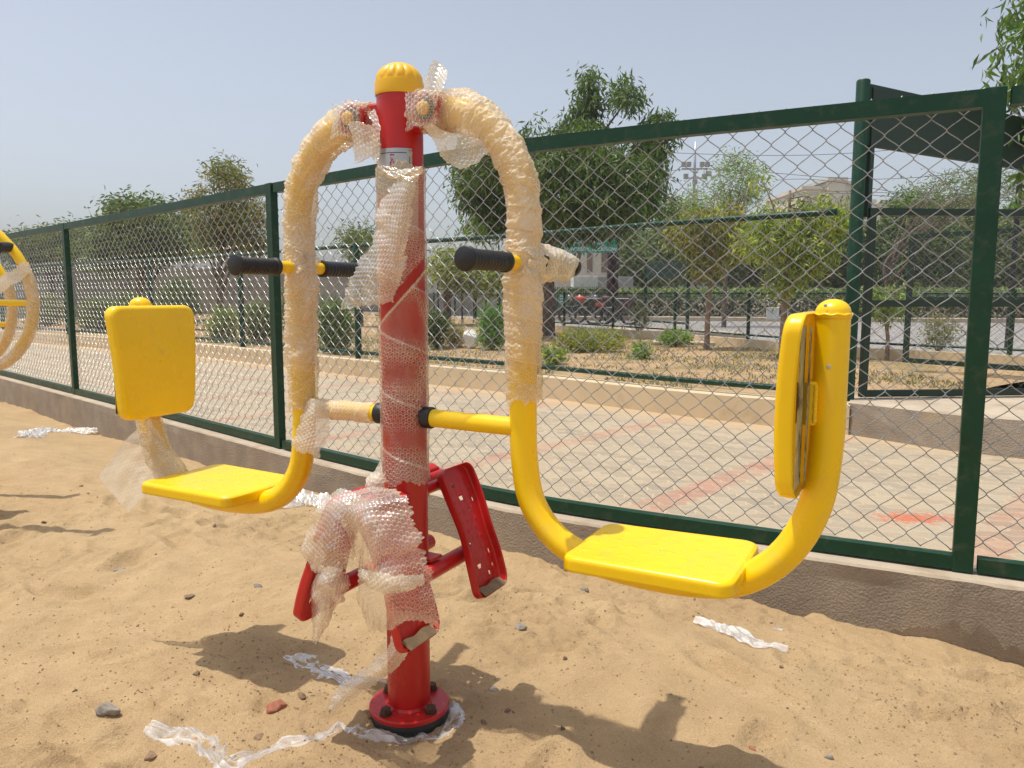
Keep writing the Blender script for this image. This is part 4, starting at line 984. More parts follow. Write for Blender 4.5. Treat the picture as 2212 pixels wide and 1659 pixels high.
film_sheet('bubble_film', [[q36(50,566),q36(58,572),q36(66,580)], [q36(30,580),q36(38,592),q36(50,602)], [q36(8,592),q36(16,606),q36(24,618)], [q36(-20,618),q36(-12,630),q36(-4,642)]], m2, dens=.45, step=.004, seed=95)

# ------------------------------------------------------------------ plastic scraps on the sand
def gpt(x, y, z=0):
    u = (x-1106)/1661; v = (y-829.5)/1661; r = (u, math.cos(_th)-v*math.sin(_th), -(math.sin(_th)+v*math.cos(_th)))
    px, py = 0, 0; zz_ = z
    for _ in range(4):
        t = (zz_-CAMH)/r[2]; px, py = r[0]*t, r[1]*t; zz_ = HF(px, py)+z
    return px, py, zz_
def scrap(name, line, widths, label, cat, seed, dens=.25, m='plastic', wr=.008, h=.012, bub=0, group=None, lift=None):
    c = np.array([gpt(*p)[:2] for p in line]); C, S = resample(catmull(c, 10), .006); n = len(C); w = np.interp(np.linspace(0, 1, n), np.linspace(0, 1, len(widths)), widths)
    T = np.gradient(C, axis=0); T /= np.linalg.norm(T, axis=1)[:, None]; Nn = np.stack([-T[:, 1], T[:, 0]], 1)
    nv = 26; t = np.linspace(-1, 1, nv); A = S[:, None]+0*t; Bq = w[:, None]*t[None]
    jw = 1+.45*vn(A*14, t[None]*0+seed, seed)+.25*vn(A*60, t[None]*2+seed, seed+1)
    XY = C[:, None]+Nn[:, None]*(Bq*jw)[..., None]; Z = hz(XY[..., 0], XY[..., 1])
    fold = np.abs(fbm(A*13+Bq*30, Bq*70+A*8, seed+2, 3)); ridg = np.abs(vn(Bq*110+3*vn(A*6, Bq*0, seed), A*7, seed+5))
    Z = Z-.001+h*(fold*.7+ridg*.6)*(1-.75*np.abs(t[None])**3)+wr*.25*vn(A*60, Bq*60, seed+6)
    if lift is not None: Z = Z+np.interp(np.linspace(0, 1, n), np.linspace(0, 1, len(lift)), lift)[:, None]*(.6+.4*t[None])
    P = np.concatenate([XY, Z[..., None]], 2); ori = P.reshape(-1, 3).mean(0); d = dens-.21+.45*np.clip(fold, 0, 1)*.6+.22*ridg
    o = new_obj(name, P.reshape(-1, 3)-ori, grid_faces(n, nv), M[m], attrs={'dens': d.ravel(), 'ring': np.zeros(n*nv)}); o.location = ori
    return tag(o, label, cat, group)
scrap('plastic_scrap', [(42,946),(85,934),(130,932),(180,936),(228,938)], [.03,.06,.07,.05,.03], 'long white plastic film lying by the low wall near the left edge', 'plastic scrap', 301, dens=.5, h=.03, lift=[0,.01,0,.01,.06])
scrap('plastic_scrap', [(560,1098),(610,1092),(655,1085),(700,1092),(722,1104)], [.05,.09,.11,.09,.03], 'crumpled clear plastic heap between the left seat and the low wall', 'plastic scrap', 302, dens=.32, h=.07)
scrap('plastic_scrap', [(614,1420),(650,1428),(690,1446),(735,1462),(765,1474),(835,1470)], [.006,.040,.048,.034,.016,.008], 'white plastic strip lying in the shadow left of the post', 'plastic scrap', 303, dens=.40, h=.007)
scrap('plastic_strip', [(322,1566),(360,1585),(420,1596),(458,1620),(490,1648),(540,1636),(600,1612),(660,1595),(738,1562)], [.020,.034,.030,.026,.034,.024,.022,.018,.006], 'long bent plastic strip in the left foreground sand', 'plastic strip', 304, dens=.20, h=.008)
scrap('plastic_strip', [(738,1562),(770,1580),(830,1592),(900,1596),(955,1586),(984,1556),(984,1520)], [.008,.018,.014,.018,.020,.022,.012], 'plastic strip caught under the base flange of the post', 'plastic strip', 305, dens=.22, h=.008)
scrap('plastic_scrap', [(1505,1342),(1535,1352),(1590,1370),(1640,1392),(1702,1413)], [.024,.050,.042,.034,.006], 'shiny crumpled plastic piece below the right seat', 'plastic scrap', 306, dens=.36, h=.030)
scrap('plastic_scrap', [(1668,1356),(1680,1358),(1692,1362)], [.006,.010,.005], 'tiny clear plastic flake above the shiny crumpled piece', 'plastic scrap', 307, dens=.3, h=.01)
# ------------------------------------------------------------------ trees and plants
PAL = dict(dark=[(.030,.058,.014),(.045,.085,.020),(.065,.11,.028)], mid=[(.06,.10,.022),(.09,.14,.032),(.13,.18,.045)], olive=[(.085,.10,.035),(.12,.135,.045),(.17,.17,.06)],
           light=[(.14,.20,.04),(.20,.27,.06),(.26,.30,.08)], yellow=[(.20,.24,.03),(.32,.34,.04),(.42,.38,.05)], rust=[(.22,.15,.05),(.28,.15,.06),(.18,.17,.05)],
           dry=[(.26,.20,.10),(.20,.17,.07),(.14,.15,.05)], hedge=[(.24,.32,.10),(.32,.40,.15),(.40,.45,.20)], fresh=[(.07,.15,.03),(.10,.20,.04),(.13,.24,.05)])
def leaves(name, C, D, ln, wd, tint, parent):
    """leaf blades: base C, direction D"""
    n = len(C); D = D/np.linalg.norm(D, axis=1)[:, None]; r = np.random.default_rng(n); U = r.normal(size=(n, 3)); S = np.cross(D, U); S /= np.linalg.norm(S, axis=1)[:, None]+1e-9; Nn = np.cross(S, D)
    ln = np.broadcast_to(ln, (n,))*r.uniform(.7, 1.2, n); wd = np.broadcast_to(wd, (n,))*r.uniform(.8, 1.2, n)
    mid = C+D*(ln*.45)[:, None]+Nn*(ln*.06)[:, None]; tip = C+D*ln[:, None]-Nn*(ln*.05)[:, None]
    V = np.stack([C, mid+S*(wd/2)[:, None], tip, mid-S*(wd/2)[:, None], mid-Nn*(wd*.18)[:, None]], 1)
    b = np.arange(n)[:, None, None]*5; F = (b+np.array([(0, 1, 4), (1, 2, 4), (2, 3, 4), (3, 0, 4)])[None]).reshape(-1, 3)
    return new_obj(name, V.reshape(-1, 3), F, M['leaf'], parent, smooth=False, attrs={'tint': np.repeat(tint, 5, axis=0)})
def foliage(name, parent, blobs, ncl, per, ln, wd, pals, seed, droop=.5, spread=.16, surf=.55, top=None, gaps=.0, gs=1.6):
    r = np.random.default_rng(seed); bl = np.array(blobs, float); vol = bl[:, 3]*bl[:, 4]*bl[:, 5]; vol = vol**.7
    pick = r.choice(len(bl), ncl*2, p=vol/vol.sum()); d = r.normal(size=(ncl*2, 3)); d /= np.linalg.norm(d, axis=1)[:, None]; rad = r.random(ncl*2)**(1/3); rad = surf*(.75+.25*r.random(ncl*2))+(1-surf)*rad
    c = bl[pick, :3]+d*rad[:, None]*bl[pick, 3:6]
    if gaps > 0:
        g = vn(c[:, 0]*gs+seed, c[:, 2]*gs, seed)+.7*vn(c[:, 1]*gs+9, c[:, 2]*gs+c[:, 0], seed+1); c = c[g > np.quantile(g, gaps)]
    c = c[:ncl]; n = len(c); cc = np.repeat(c, per, axis=0)+r.normal(size=(n*per, 3))*spread*np.array([1, 1, .8])
    D = r.normal(size=(n*per, 3)); D[:, 2] = D[:, 2]*.6-droop*1.6
    if top is not None: D[:, 2] += top
    pal = np.concatenate([np.array(PAL[p]) for p in pals]); ci = r.integers(len(pal), size=n); base = pal[ci]; tint = np.repeat(base, per, axis=0)*.6+pal[r.integers(len(pal), size=n*per)]*.4; tint *= 1.3*r.uniform(.7, 1.3, (n*per, 1))
    return leaves(name, cc, D, ln, wd, tint, parent), c
def tree(label, base, H, tr, blobs, ncl, per, ln, wd, pals, seed, droop=.5, spread=.16, group=None, bark='bark', name='tree', limbs=14, lean=(0, 0), zf=.35, gaps=.3, surf=.5, top=None, cat='tree', gs=1.6, stems=1):
    e = empty(name, base, label, cat, group); r = np.random.default_rng(seed)
    bl = [(b[0]-base[0], b[1]-base[1], b[2]-base[2], b[3], b[4], b[5]) for b in blobs]
    fo, c = foliage('crown', e, bl, ncl, per, ln, wd, pals, seed, droop, spread, surf, top, gaps, gs)
    mb = MB(); hc = np.array([b[:3] for b in bl]).mean(0)
    for st in range(stems):
        jx, jy = (r.normal(size=2)*.12 if stems > 1 else (0, 0))
        trunk = catmull([(jx*.2, jy*.2, -.1), (lean[0]*.2+jx, lean[1]*.2+jy, H*.3), (lean[0]*.6+r.normal()*tr+jx*2, lean[1]*.6+jy*2, H*.62), (hc[0]*.8+lean[0]+jx*3, hc[1]*.8+lean[1]+jy*3, H)], 8)
        mb.tube(trunk, np.linspace(tr*1.15, tr*.35, len(trunk)), 9)
    for k in range(limbs):
        t = zf+(1-zf)*.95*k/max(1, limbs-1); p = trunk[int(t*(len(trunk)-1))]; q = c[r.integers(len(c))]
        cand = c[r.integers(len(c), size=12)]; cand = cand[cand[:, 2] > p[2]-.1] if (cand[:, 2] > p[2]-.1).any() else cand; q = cand[0]
        m = (p+q)/2+np.array([0, 0, .12*np.linalg.norm(q-p)]); L = catmull([p, m, q], 5); r0 = tr*(.5-.25*t); mb.tube(L, np.linspace(r0, r0*.25, len(L)), 6)
        for kk in range(2):
            q2 = c[np.argsort(((c-m)**2).sum(1))[r.integers(1, min(9, len(c)))]]; L2 = catmull([m, (m+q2)/2+np.array([0, 0, .05]), q2], 3); mb.tube(L2, np.linspace(r0*.5, r0*.15, len(L2)), 5)
    mb.build('trunk', M[bark], e, smooth=True); return e
def W(x, y, Y):
    u = (x-1106)/1661; v = (y-829.5)/1661; r = (u, math.cos(_th)-v*math.sin(_th), -(math.sin(_th)+v*math.cos(_th))); t = Y/r[1]; return (r[0]*t, CAMH+r[2]*t)
def blob(x0, x1, y0, y1, Y, dy=None):
    """ellipsoid filling a measured extent at distance Y"""
    a = W(x0, y0, Y); b = W(x1, y1, Y); rx = (b[0]-a[0])/2; rz = (a[1]-b[1])/2; return ((a[0]+b[0])/2, Y, (a[1]+b[1])/2, abs(rx), dy or abs(rx)*.8, abs(rz))
G = 'trees beyond the fences'
Yb = 17.
tree('big dense dark green tree with drooping leaves behind the right arch of the machine', (.80, 17.2, .2), 4.6, .15,
     [blob(960,1440,300,520,Yb,2.0), blob(930,1180,290,470,Yb,1.8), blob(1150,1310,250,400,Yb,1.3), blob(1125,1215,215,330,Yb,.6), blob(1163,1200,150,250,Yb,.35), blob(1258,1285,142,260,Yb,.3), blob(1235,1310,205,320,Yb,.5), blob(1320,1380,165,280,Yb,.5), blob(1395,1450,245,330,Yb,.5), blob(1340,1430,300,420,Yb,.8), blob(1000,1150,440,530,Yb,1.4), blob(1190,1400,420,505,Yb,1.5), blob(1065,1088,228,262,Yb,.2)],
     2700, 17, .18, .044, ['mid','dark','mid'], 401, droop=.8, spread=.125, limbs=26, gaps=.33, surf=.35, gs=1.3)
tree('sparse feathery tree with reddish tips, behind the left part of the fence', (-7.55, 20, .0), 3.4, .09, [blob(455,525,345,440,20,.8), blob(408,500,400,520,20,.9), blob(480,575,420,560,20,.9), blob(430,560,500,590,20,.9)],
     620, 14, .17, .036, ['mid','olive','rust'], 403, droop=.35, spread=.16, limbs=22, gaps=.35, gs=2.2)
tree('dense rounded tree behind the left fence, next to the feathery tree', (-12.5, 26, 0), 2.8, .16, [blob(225,400,430,570,26,2), blob(240,330,420,500,26,1.2), blob(330,440,440,560,26,1.6), blob(205,270,500,590,26,1.2)],
     1050, 14, .22, .06, ['dark','mid','olive'], 405, droop=.2, spread=.22, limbs=14, gaps=.2)
tree('thin hazy tree far left, seen over the fence corner', (-19, 32, 0), 2.8, .12, [blob(110,200,490,580,32,2), blob(60,140,500,590,32,2), blob(20,90,515,590,32,2), blob(150,235,520,600,32,2)],
     800, 12, .24, .06, ['olive','mid'], 407, droop=.2, spread=.28, limbs=16, gaps=.45, gs=1.0)
tree('small branching tree seen between the left arch and the post', (-4.3, 22, 0), 2.6, .06, [blob(735,830,470,560,22,1), blob(700,790,510,570,22,.8), blob(770,850,500,590,22,.8)],
     300, 12, .16, .04, ['mid','olive'], 409, droop=.2, spread=.18, limbs=14, gaps=.4)
tree('young tree behind the post, leafy and low', (-1.9, 23, 0.1), 2.2, .07, [blob(935,1010,540,620,23,1), blob(990,1060,560,640,23,.9), blob(1040,1100,560,630,23,.9)],
     420, 12, .17, .05, ['mid','olive','yellow'], 411, droop=.3, spread=.2, limbs=12, gaps=.2, stems=2)
tree('yellowing sapling with a straight bare trunk, left of the two saplings', (3.25, 12.8, .2), 2.3, .045, [blob(1480,1600,430,520,12.8,.4), blob(1505,1565,395,450,12.8,.3), blob(1445,1530,470,545,12.8,.4), blob(1560,1640,470,560,12.8,.4), blob(1490,1570,520,600,12.8,.3)],
     380, 12, .115, .026, ['mid','yellow','rust','olive'], 413, droop=.75, spread=.10, limbs=14, bark='bark_pale', gaps=.25, zf=.6)
tree('sapling with a bright yellow green top, right of the two saplings', (3.86, 10.95, .2), 2.35, .05, [blob(1640,1760,380,500,10.95,.4), blob(1630,1690,362,430,10.95,.25), blob(1720,1840,430,520,10.95,.35), blob(1615,1700,460,560,10.95,.4), blob(1700,1790,490,600,10.95,.4), blob(1640,1720,560,640,10.95,.25)],
     520, 12, .115, .026, ['light','yellow','light','mid'], 415, droop=.7, spread=.10, limbs=16, bark='bark_pale', gaps=.25, zf=.6)
tree('tall wispy tree with airy branches behind the saplings', (6.6, 24, .1), 4.2, .07, [blob(1520,1640,335,450,24,1), blob(1480,1560,380,480,24,1), blob(1600,1660,400,500,24,.8)],
     300, 14, .15, .03, ['light','mid'], 417, droop=.1, spread=.2, limbs=22, gaps=.5, gs=1.5)
bgt = [('bushy olive tree behind the left sapling', 1400,1530,440,620,37,['olive','light','mid'],419), ('bushy green tree between the two saplings', 1520,1650,470,630,36,['mid','olive'],421),
       ('olive tree mass behind the right sapling', 1640,1800,490,640,35,['olive','mid','rust'],423), ('green tree behind the gateway post', 1770,1900,480,640,35,['mid','dark','olive'],425),
       ('tall green tree behind the gate leaves', 1890,2060,420,640,33.5,['mid','dark','light'],427), ('brownish green tree at the right behind the gate leaves', 2040,2190,450,640,36,['olive','dry','mid'],429),
       ('yellow green tree at the right edge', 2150,2330,420,640,34,['light','olive'],431), ('low olive tree behind the green university board', 1335,1430,500,640,40,['olive','light'],433),
       ('grey green tree beyond the white boards, left of the board pillar', 1190,1290,470,520,34,['dark','olive'],435)]
for lb, x0, x1, y0, y1, Y, pals, sd in bgt:
    b = blob(x0, x1, y0, y1, Y); b2 = blob(x0+(x1-x0)*.2, x0+(x1-x0)*.65, y0-14, (y0+y1)/2, Y); b3 = blob(x0+(x1-x0)*.5, x1+10, (y0+y1)/2-30, y1, Y)
    tree(lb, (b[0], Y, .05), b[2]+b[5]*.3, .10, [b, b2, b3], 1150, 14, .22, .07, pals+['dark'], sd, droop=.3, spread=.30, group=G, limbs=10, gaps=.12, surf=.4)
tree('airy thin tree above the cream building at the right', (14.5, 30, .1), 4.0, .08, [blob(1990,2120,375,450,30,1.5), blob(2100,2220,360,460,30,1.5)], 300, 12, .16, .04, ['olive','mid'], 437, droop=.1, spread=.25, limbs=20, gaps=.4)
tree('large leaved tree entering the picture at the upper right corner', (6.9, 8.3, .2), 4.6, .10, [blob(2195,2460,-80,110,7.2,.7), blob(2190,2440,70,240,7.2,.6), blob(2225,2440,230,330,7.4,.5), blob(2215,2420,320,430,7.6,.4), (6.9, 7.7, 4.6, 1.3, 1.1, 1.3)],
     620, 11, .15, .036, ['mid','dark','fresh'], 439, droop=.9, spread=.13, limbs=22, gaps=.2)
# shrubs in the garden
def shrub(label, x0, x1, y0, y1, Y, n, pals, sd, ln=.10, wd=.02, droop=-.3, group=None, zb=.2, per=10, sp=.07):
    b = blob(x0, x1, y0, y1, Y); b = (b[0], b[1], b[2], b[3], b[3]*.8, b[5]); e = empty('shrub', (b[0], Y, zb), label, 'shrub', group); r = np.random.default_rng(sd)
    fo, c = foliage('foliage', e, [(0, 0, b[2]-zb, b[3]*.95, b[4], b[5])], n, per, ln, wd, pals, sd, droop, sp, .4, None, .15, 4)
    mb = MB()
    for k in range(12): q = c[r.integers(len(c))]; L = catmull([(q[0]*.1, q[1]*.1, -.05), (q[0]*.55, q[1]*.55, q[2]*.5), tuple(q)], 4); mb.tube(L, np.linspace(.009, .003, len(L)), 5)
    mb.build('stems', M['bark'], e, smooth=True); return e
SG = 'shrubs in the garden behind the kerb wall'
shrub('fresh green upright shrub right of the post, behind the kerb wall', 1030, 1092, 665, 755, 12.8, 260, ['fresh'], 501, .11, .016, group=SG)
shrub('dry brownish shrub left of the white stone', 962, 1002, 705, 753, 13.3, 110, ['dry'], 503, .09, .014, group=SG)
shrub('dark shrub close to the right side of the post', 928, 958, 680, 750, 13, 140, ['dark'], 505, group=SG)
shrub('loose green shrub between the left arch and the post', 690, 760, 650, 760, 11.9, 320, ['mid','fresh','olive'], 507, .11, .02, group=SG)
shrub('olive bush left of the left arch, behind the handle', 525, 600, 650, 742, 14.2, 280, ['mid','olive'], 509, group=SG)
shrub('small light bush behind the backrest', 445, 525, 668, 742, 15, 220, ['light','olive'], 511, group=SG)
shrub('wide low shrub with reddish tips in the middle of the garden', 1200, 1352, 716, 762, 12.3, 420, ['light','yellow','rust','mid'], 513, .09, .018, group=SG)
shrub('thin seedling right of the fence post foot', 1172, 1215, 745, 790, 10.2, 40, ['light'], 515, .09, .03, group=SG, sp=.05)
shrub('small leafy seedling near the stone slab', 1365, 1398, 745, 790, 10.8, 34, ['light','fresh'], 517, .09, .03, group=SG, sp=.05)
shrub('low leafy weed spreading on the stone slab', 1425, 1490, 718, 745, 13.6, 90, ['light','fresh'], 519, .09, .03, group=SG, sp=.05)
shrub('bare grey shrub by the far wall between the gate posts', 1360, 1400, 660, 715, 18, 60, ['dry','mid'], 521, .09, .02, group=SG, sp=.08)
shrub('branching dry bush behind the open gate leaf', 2000, 2060, 680, 760, 12.5, 90, ['dry','olive'], 523, .08, .02, group=SG, sp=.08)
tree('thin sapling with few leaves behind the gate leaf', (5.18, 10.6, .2), 1.0, .03, [blob(1885,1965,605,690,10.6,.25)], 80, 9, .10, .024, ['mid','light'], 525, droop=.6, spread=.09, limbs=8, bark='bark_pale', gaps=.2, name='sapling', cat='sapling')
# ground cover of dry grass on the garden soil
r = np.random.default_rng(77); n = 40000; Yg = r.uniform(6.6, 16, n); Xg = r.uniform(-.72, .75, n)*Yg
gW2 = side(Xg, Yg, W2[::1]); gW3 = side(Xg, Yg, W3); ok = (gW2 > .25) & (gW3 < -.15) & (vn(Xg*1.4, Yg*1.4, 71)+.6*vn(Xg*5, Yg*5, 72) > -.12) & (Xg < 4.6); Xg = Xg[ok]; Yg = Yg[ok]; n = len(Xg)
D = r.normal(size=(n, 3)); D[:, 2] = np.abs(D[:, 2])+.5; pal = np.array(PAL['dry']+PAL['olive']+PAL['dry']); tt = pal[r.integers(len(pal), size=n)]*r.uniform(.8, 1.3, (n, 1))
tag(leaves('ground_cover', np.stack([Xg, Yg, np.full(n, .205)], 1), D, .055, .012, tt, None), 'dry patchy grass growing on the sandy garden soil', 'grass', kind='stuff')
# clipped hedge beyond the road
hA = np.array([(1.0,31.5),(6,30.8),(12,29.6),(20,28.2),(30,27)])
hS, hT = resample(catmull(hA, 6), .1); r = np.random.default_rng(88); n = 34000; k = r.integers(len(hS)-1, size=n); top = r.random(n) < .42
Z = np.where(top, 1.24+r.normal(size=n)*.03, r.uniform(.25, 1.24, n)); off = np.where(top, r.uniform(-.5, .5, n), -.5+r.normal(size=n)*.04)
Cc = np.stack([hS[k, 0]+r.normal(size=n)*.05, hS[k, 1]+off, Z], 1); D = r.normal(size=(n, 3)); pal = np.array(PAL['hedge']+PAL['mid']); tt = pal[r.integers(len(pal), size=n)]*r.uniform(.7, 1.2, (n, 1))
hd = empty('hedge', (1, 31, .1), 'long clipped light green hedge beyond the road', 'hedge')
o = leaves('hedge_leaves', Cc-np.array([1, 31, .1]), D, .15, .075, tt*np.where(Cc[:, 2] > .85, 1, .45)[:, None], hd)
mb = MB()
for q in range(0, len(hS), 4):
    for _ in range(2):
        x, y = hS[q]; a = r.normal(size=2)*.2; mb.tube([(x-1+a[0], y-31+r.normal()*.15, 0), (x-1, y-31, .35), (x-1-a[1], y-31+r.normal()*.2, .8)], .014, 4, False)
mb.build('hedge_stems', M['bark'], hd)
ku = sweep_profile('kerb', hS, [(-1.2, .05), (-1.2, .24), (-1.0, .26), (-.8, .26), (-.8, .05)], mats=[M['concrete']]); tag(ku, 'pale kerb stones at the foot of the clipped hedge', 'kerb')

# ------------------------------------------------------------------ far wall, buildings, gate
def wallbox(name, a, b, z0, z1, th, m, label, cat, n=1):
    e = MB(); L = math.hypot(b[0]-a[0], b[1]-a[1]); an = math.atan2(b[1]-a[1], b[0]-a[0]); e.box(((a[0]+b[0])/2, (a[1]+b[1])/2, (z0+z1)/2), (L, th, z1-z0), an)
    if n > 1:
        for k in range(n+1): t = k/n; e.box((a[0]+(b[0]-a[0])*t, a[1]+(b[1]-a[1])*t-.02, (z0+z1)/2+.05), (.22, th+.1, z1-z0+.08), an)
    return tag(e.build(name, M[m]), label, cat)
wallbox('boundary_wall', (-42, 34), (-4.2, 36.5), 0, 2.3, .2, 'grey_wall', 'long grey boundary wall at the back left, behind the trees', 'wall', 14)
wallbox('boundary_wall', (-4.1, 36.5), (4.4, 37.5), 0, 1.15, .2, 'grey_wall', 'lower grey wall behind the post, continuing the boundary', 'wall', 4)
for k in range(7):
    x, z = W(945+26*k, 680, 27-.9*k); mb = MB(); mb.lathe((0, 0, 0), [(.03, 0), (.03, 1.35), (.01, 1.37)], 8); o = mb.build('railing_post', M['black_metal']); o.location = (x, 27-.9*k+.3, .2)
    tag(o, 'thin black post by the far cream wall, %s one from the machine post' % ('first','second','third','fourth','fifth','sixth','seventh')[k], 'post', 'thin black posts by the far wall')
# small gateway on the far side
fg = empty('small_gateway', (3.55, 20.5, .1), 'small green gateway with a short board, far side of the garden', 'gateway')
for (x, y) in ((.05, .4), (.75, -1.6)):
    mb = MB(); mb.lathe((x, y, 0), [(.045, 0), (.045, 1.95), (.02, 1.96)], 10); mb.build('post', M['green'], fg, angle=40)
mb = MB(); mb.box((.40, -.6, 1.65), (2.1, .05, .40), math.atan2(-2, .7)); mb.build('board', M['green_dark'], fg)
mb = MB(); mb.box((.40, -.6, .3), (2.0, .05, .05), math.atan2(-2, .7)); mb.box((.40, -.6, .95), (2.0, .05, .05), math.atan2(-2, .7)); mb.build('rail', M['green_dark'], fg)
o = MB(); o.cm = 0; o.box((3.9, 18.6, .17), (1.9, 3.4, .16), .3, .01); tag(o.build('ramp_slab', M['concrete']), 'pale concrete ramp slab in front of the small gateway', 'ramp')
o = MB(); o.box((3.15, 14.2, .225), (1.1, .6, .06), -.15, .01); tag(o.build('stone_slab', M['concrete']), 'flat pale slab lying in the garden left of the sapling trunk', 'slab')
x, z = W(1019, 738, 13.1); v, f = stone_mesh(901, .14, 1.1); o = new_obj('painted_stone', v, f, M['white_paint'], smooth=False); o.location = (x, 13.1, .33); tag(o, 'white painted block standing in the garden soil behind the post', 'block')
# university board on maroon pillars
ub = empty('university_gate', (3.35, 30, .1), 'green university name board on maroon pillars beyond the road', 'gate')
def U(x, y, Y=30.): a = W(x, y, Y); return a[0]-3.35, a[1]-.1
x0, z0 = U(1155, 546); x1, z1 = U(1335, 514)
mb = MB(); mb.box(((x0+x1)/2, 0, (z0+z1)/2), (x1-x0, .12, z1-z0), 0, .01); bd = mb.build('board', M['sign_green'], ub)
mb = MB(); mb.box((x1+.02, -.01, (z0+z1)/2), (.05, .16, z1-z0+.04)); mb.box(((x0+x1)/2, 0, z1+.02), (x1-x0, .15, .035)); mb.build('frame', M['maroon'], ub)
def text_mesh(name, s, size, loc, m, parent):
    c = bpy.data.curves.new(name, 'FONT'); c.body = s; c.size = size; c.extrude = .004; c.align_x = 'CENTER'; c.offset = size*.012
    t = bpy.data.objects.new(name, c); COL.objects.link(t); bpy.context.view_layer.update()
    me = bpy.data.meshes.new_from_object(t.evaluated_get(bpy.context.evaluated_depsgraph_get())); bpy.data.objects.remove(t)
    me.materials.clear(); me.materials.append(m); o = bpy.data.objects.new(name, me); COL.objects.link(o); o.location = loc; o.rotation_euler = (R(90), 0, 0); o.parent = parent; return o
text_mesh('lettering', 'A CENTRAL UNIVERSITY, LUCKNOW', .185, ((x0+x1)/2+.02, -.068, z0+.07), M['white_paint'], bd)
text_mesh('lettering', 'विश्वविद्यालय, लखनऊ', .20, ((x0+x1)/2+.1, -.068, z0+.32), M['white_paint'], bd)
for (a, b) in ((1310, 1335), (1130, 1152)):
    xa, zb = U(a, 700); xb, zt = U(b, 546); mb = MB(); w = xb-xa
    mb.box((xa+.05, 0, (zt)/2), (.10, .3, zt)); mb.box((xb-.05, 0, zt/2), (.10, .3, zt)); mb.box(((xa+xb)/2, .1, zt/2), (w-.2, .05, zt))
    for k in range(4): mb.box(((xa+xb)/2+(-.075+.05*k), 0, zt*.78), (.014, .2, zt*.28))
    mb.box(((xa+xb)/2, -.03, zt*.48), (w+.02, .3, .30)); mb.build('pillar', M['maroon'], ub)
xa, za = U(1290, 668); xb, zb = U(1366, 640); mb = MB(); mb.box(((xa+xb)/2, -.25, (za+zb)/2), (xb-xa, .3, zb-za), 0, .01); mb.build('plinth_board', M['maroon'], ub)
def flatwall(name, px, Y, m, label, cat, th=.15, group=None):
    (x0, y0), (x1, y1) = px; a = W(x0, y0, Y); b = W(x1, y1, Y); mb = MB(); mb.box(((a[0]+b[0])/2, Y, (a[1]+b[1])/2), (b[0]-a[0], th, a[1]-b[1]), 0, .01); return tag(mb.build(name, M[m]), label, cat, group)
flatwall('grey_wall', ((1288, 598), (1366, 690)), 33, 'building_grey', 'plain grey wall right behind the maroon pillar', 'wall')
flatwall('white_cabin', ((1236, 597), (1286, 690)), 32, 'white_paint', 'white cabin behind the black railing under the university board', 'cabin', 1.5)
e = empty('guard_room', (4, 40, 0), 'cream guard building with brown panels seen below the university board', 'building')
a = W(1180, 540, 40); b = W(1316, 690, 40)
mb = MB(); mb.box(((a[0]+b[0])/2-4, 0, (a[1]+b[1])/2), (b[0]-a[0], 3, a[1]-b[1])); mb.build('wall', M['building'], e)
for x in (1200, 1226, 1262, 1292):
    q = W(x, 545, 40); q2 = W(x+11, 590, 40); mb = MB(); mb.box(((q[0]+q2[0])/2-4, -1.52, (q[1]+q2[1])/2), (q2[0]-q[0], .06, q[1]-q2[1])); mb.build('window', M['window'] if x == 1200 else M['bark_pale'], e)
rl = empty('railing', (3.3, 28.5, .1), 'black metal railing in front of the white cabin', 'railing'); mb = MB(); a = W(1180, 625, 28.5); b = W(1312, 668, 28.5)
for k in range(34): x = a[0]+(b[0]-a[0])*k/33-3.3; mb.box((x, 0, (a[1]+.35)/2), (.022, .02, a[1]-.35))
mb.build('bars', M['black_metal'], rl); mb = MB()
for z in (a[1]-.12, .45): mb.box(((a[0]+b[0])/2-3.3, .012, z), (b[0]-a[0], .03, .035))
mb.build('rail', M['black_metal'], rl)
sg_ = flatwall('notice_board', ((1208, 634), (1224, 660)), 27.5, 'sign_green', 'small green notice board with white lines beside the railing', 'sign', .04)
a = W(1210, 638, 27.4); b = W(1222, 655, 27.4); mb = MB()
for k in range(3): mb.box(((a[0]+b[0])/2, 27.47, a[1]-(a[1]-b[1])*(k+.3)/3), (b[0]-a[0], .01, .035))
lm = mb.build('text_lines', M['white_paint'], sg_)
for k, (x0, y0, x1, y1) in enumerate(((1656, 664, 1682, 690), (1688, 668, 1702, 690))):
    flatwall('white_board', ((x0, y0), (x1, y1)), 25, 'white_paint', ('white board standing in front of the hedge, the wider one on the left', 'white board standing in front of the hedge, the narrow one on the right')[k], 'board', .05)
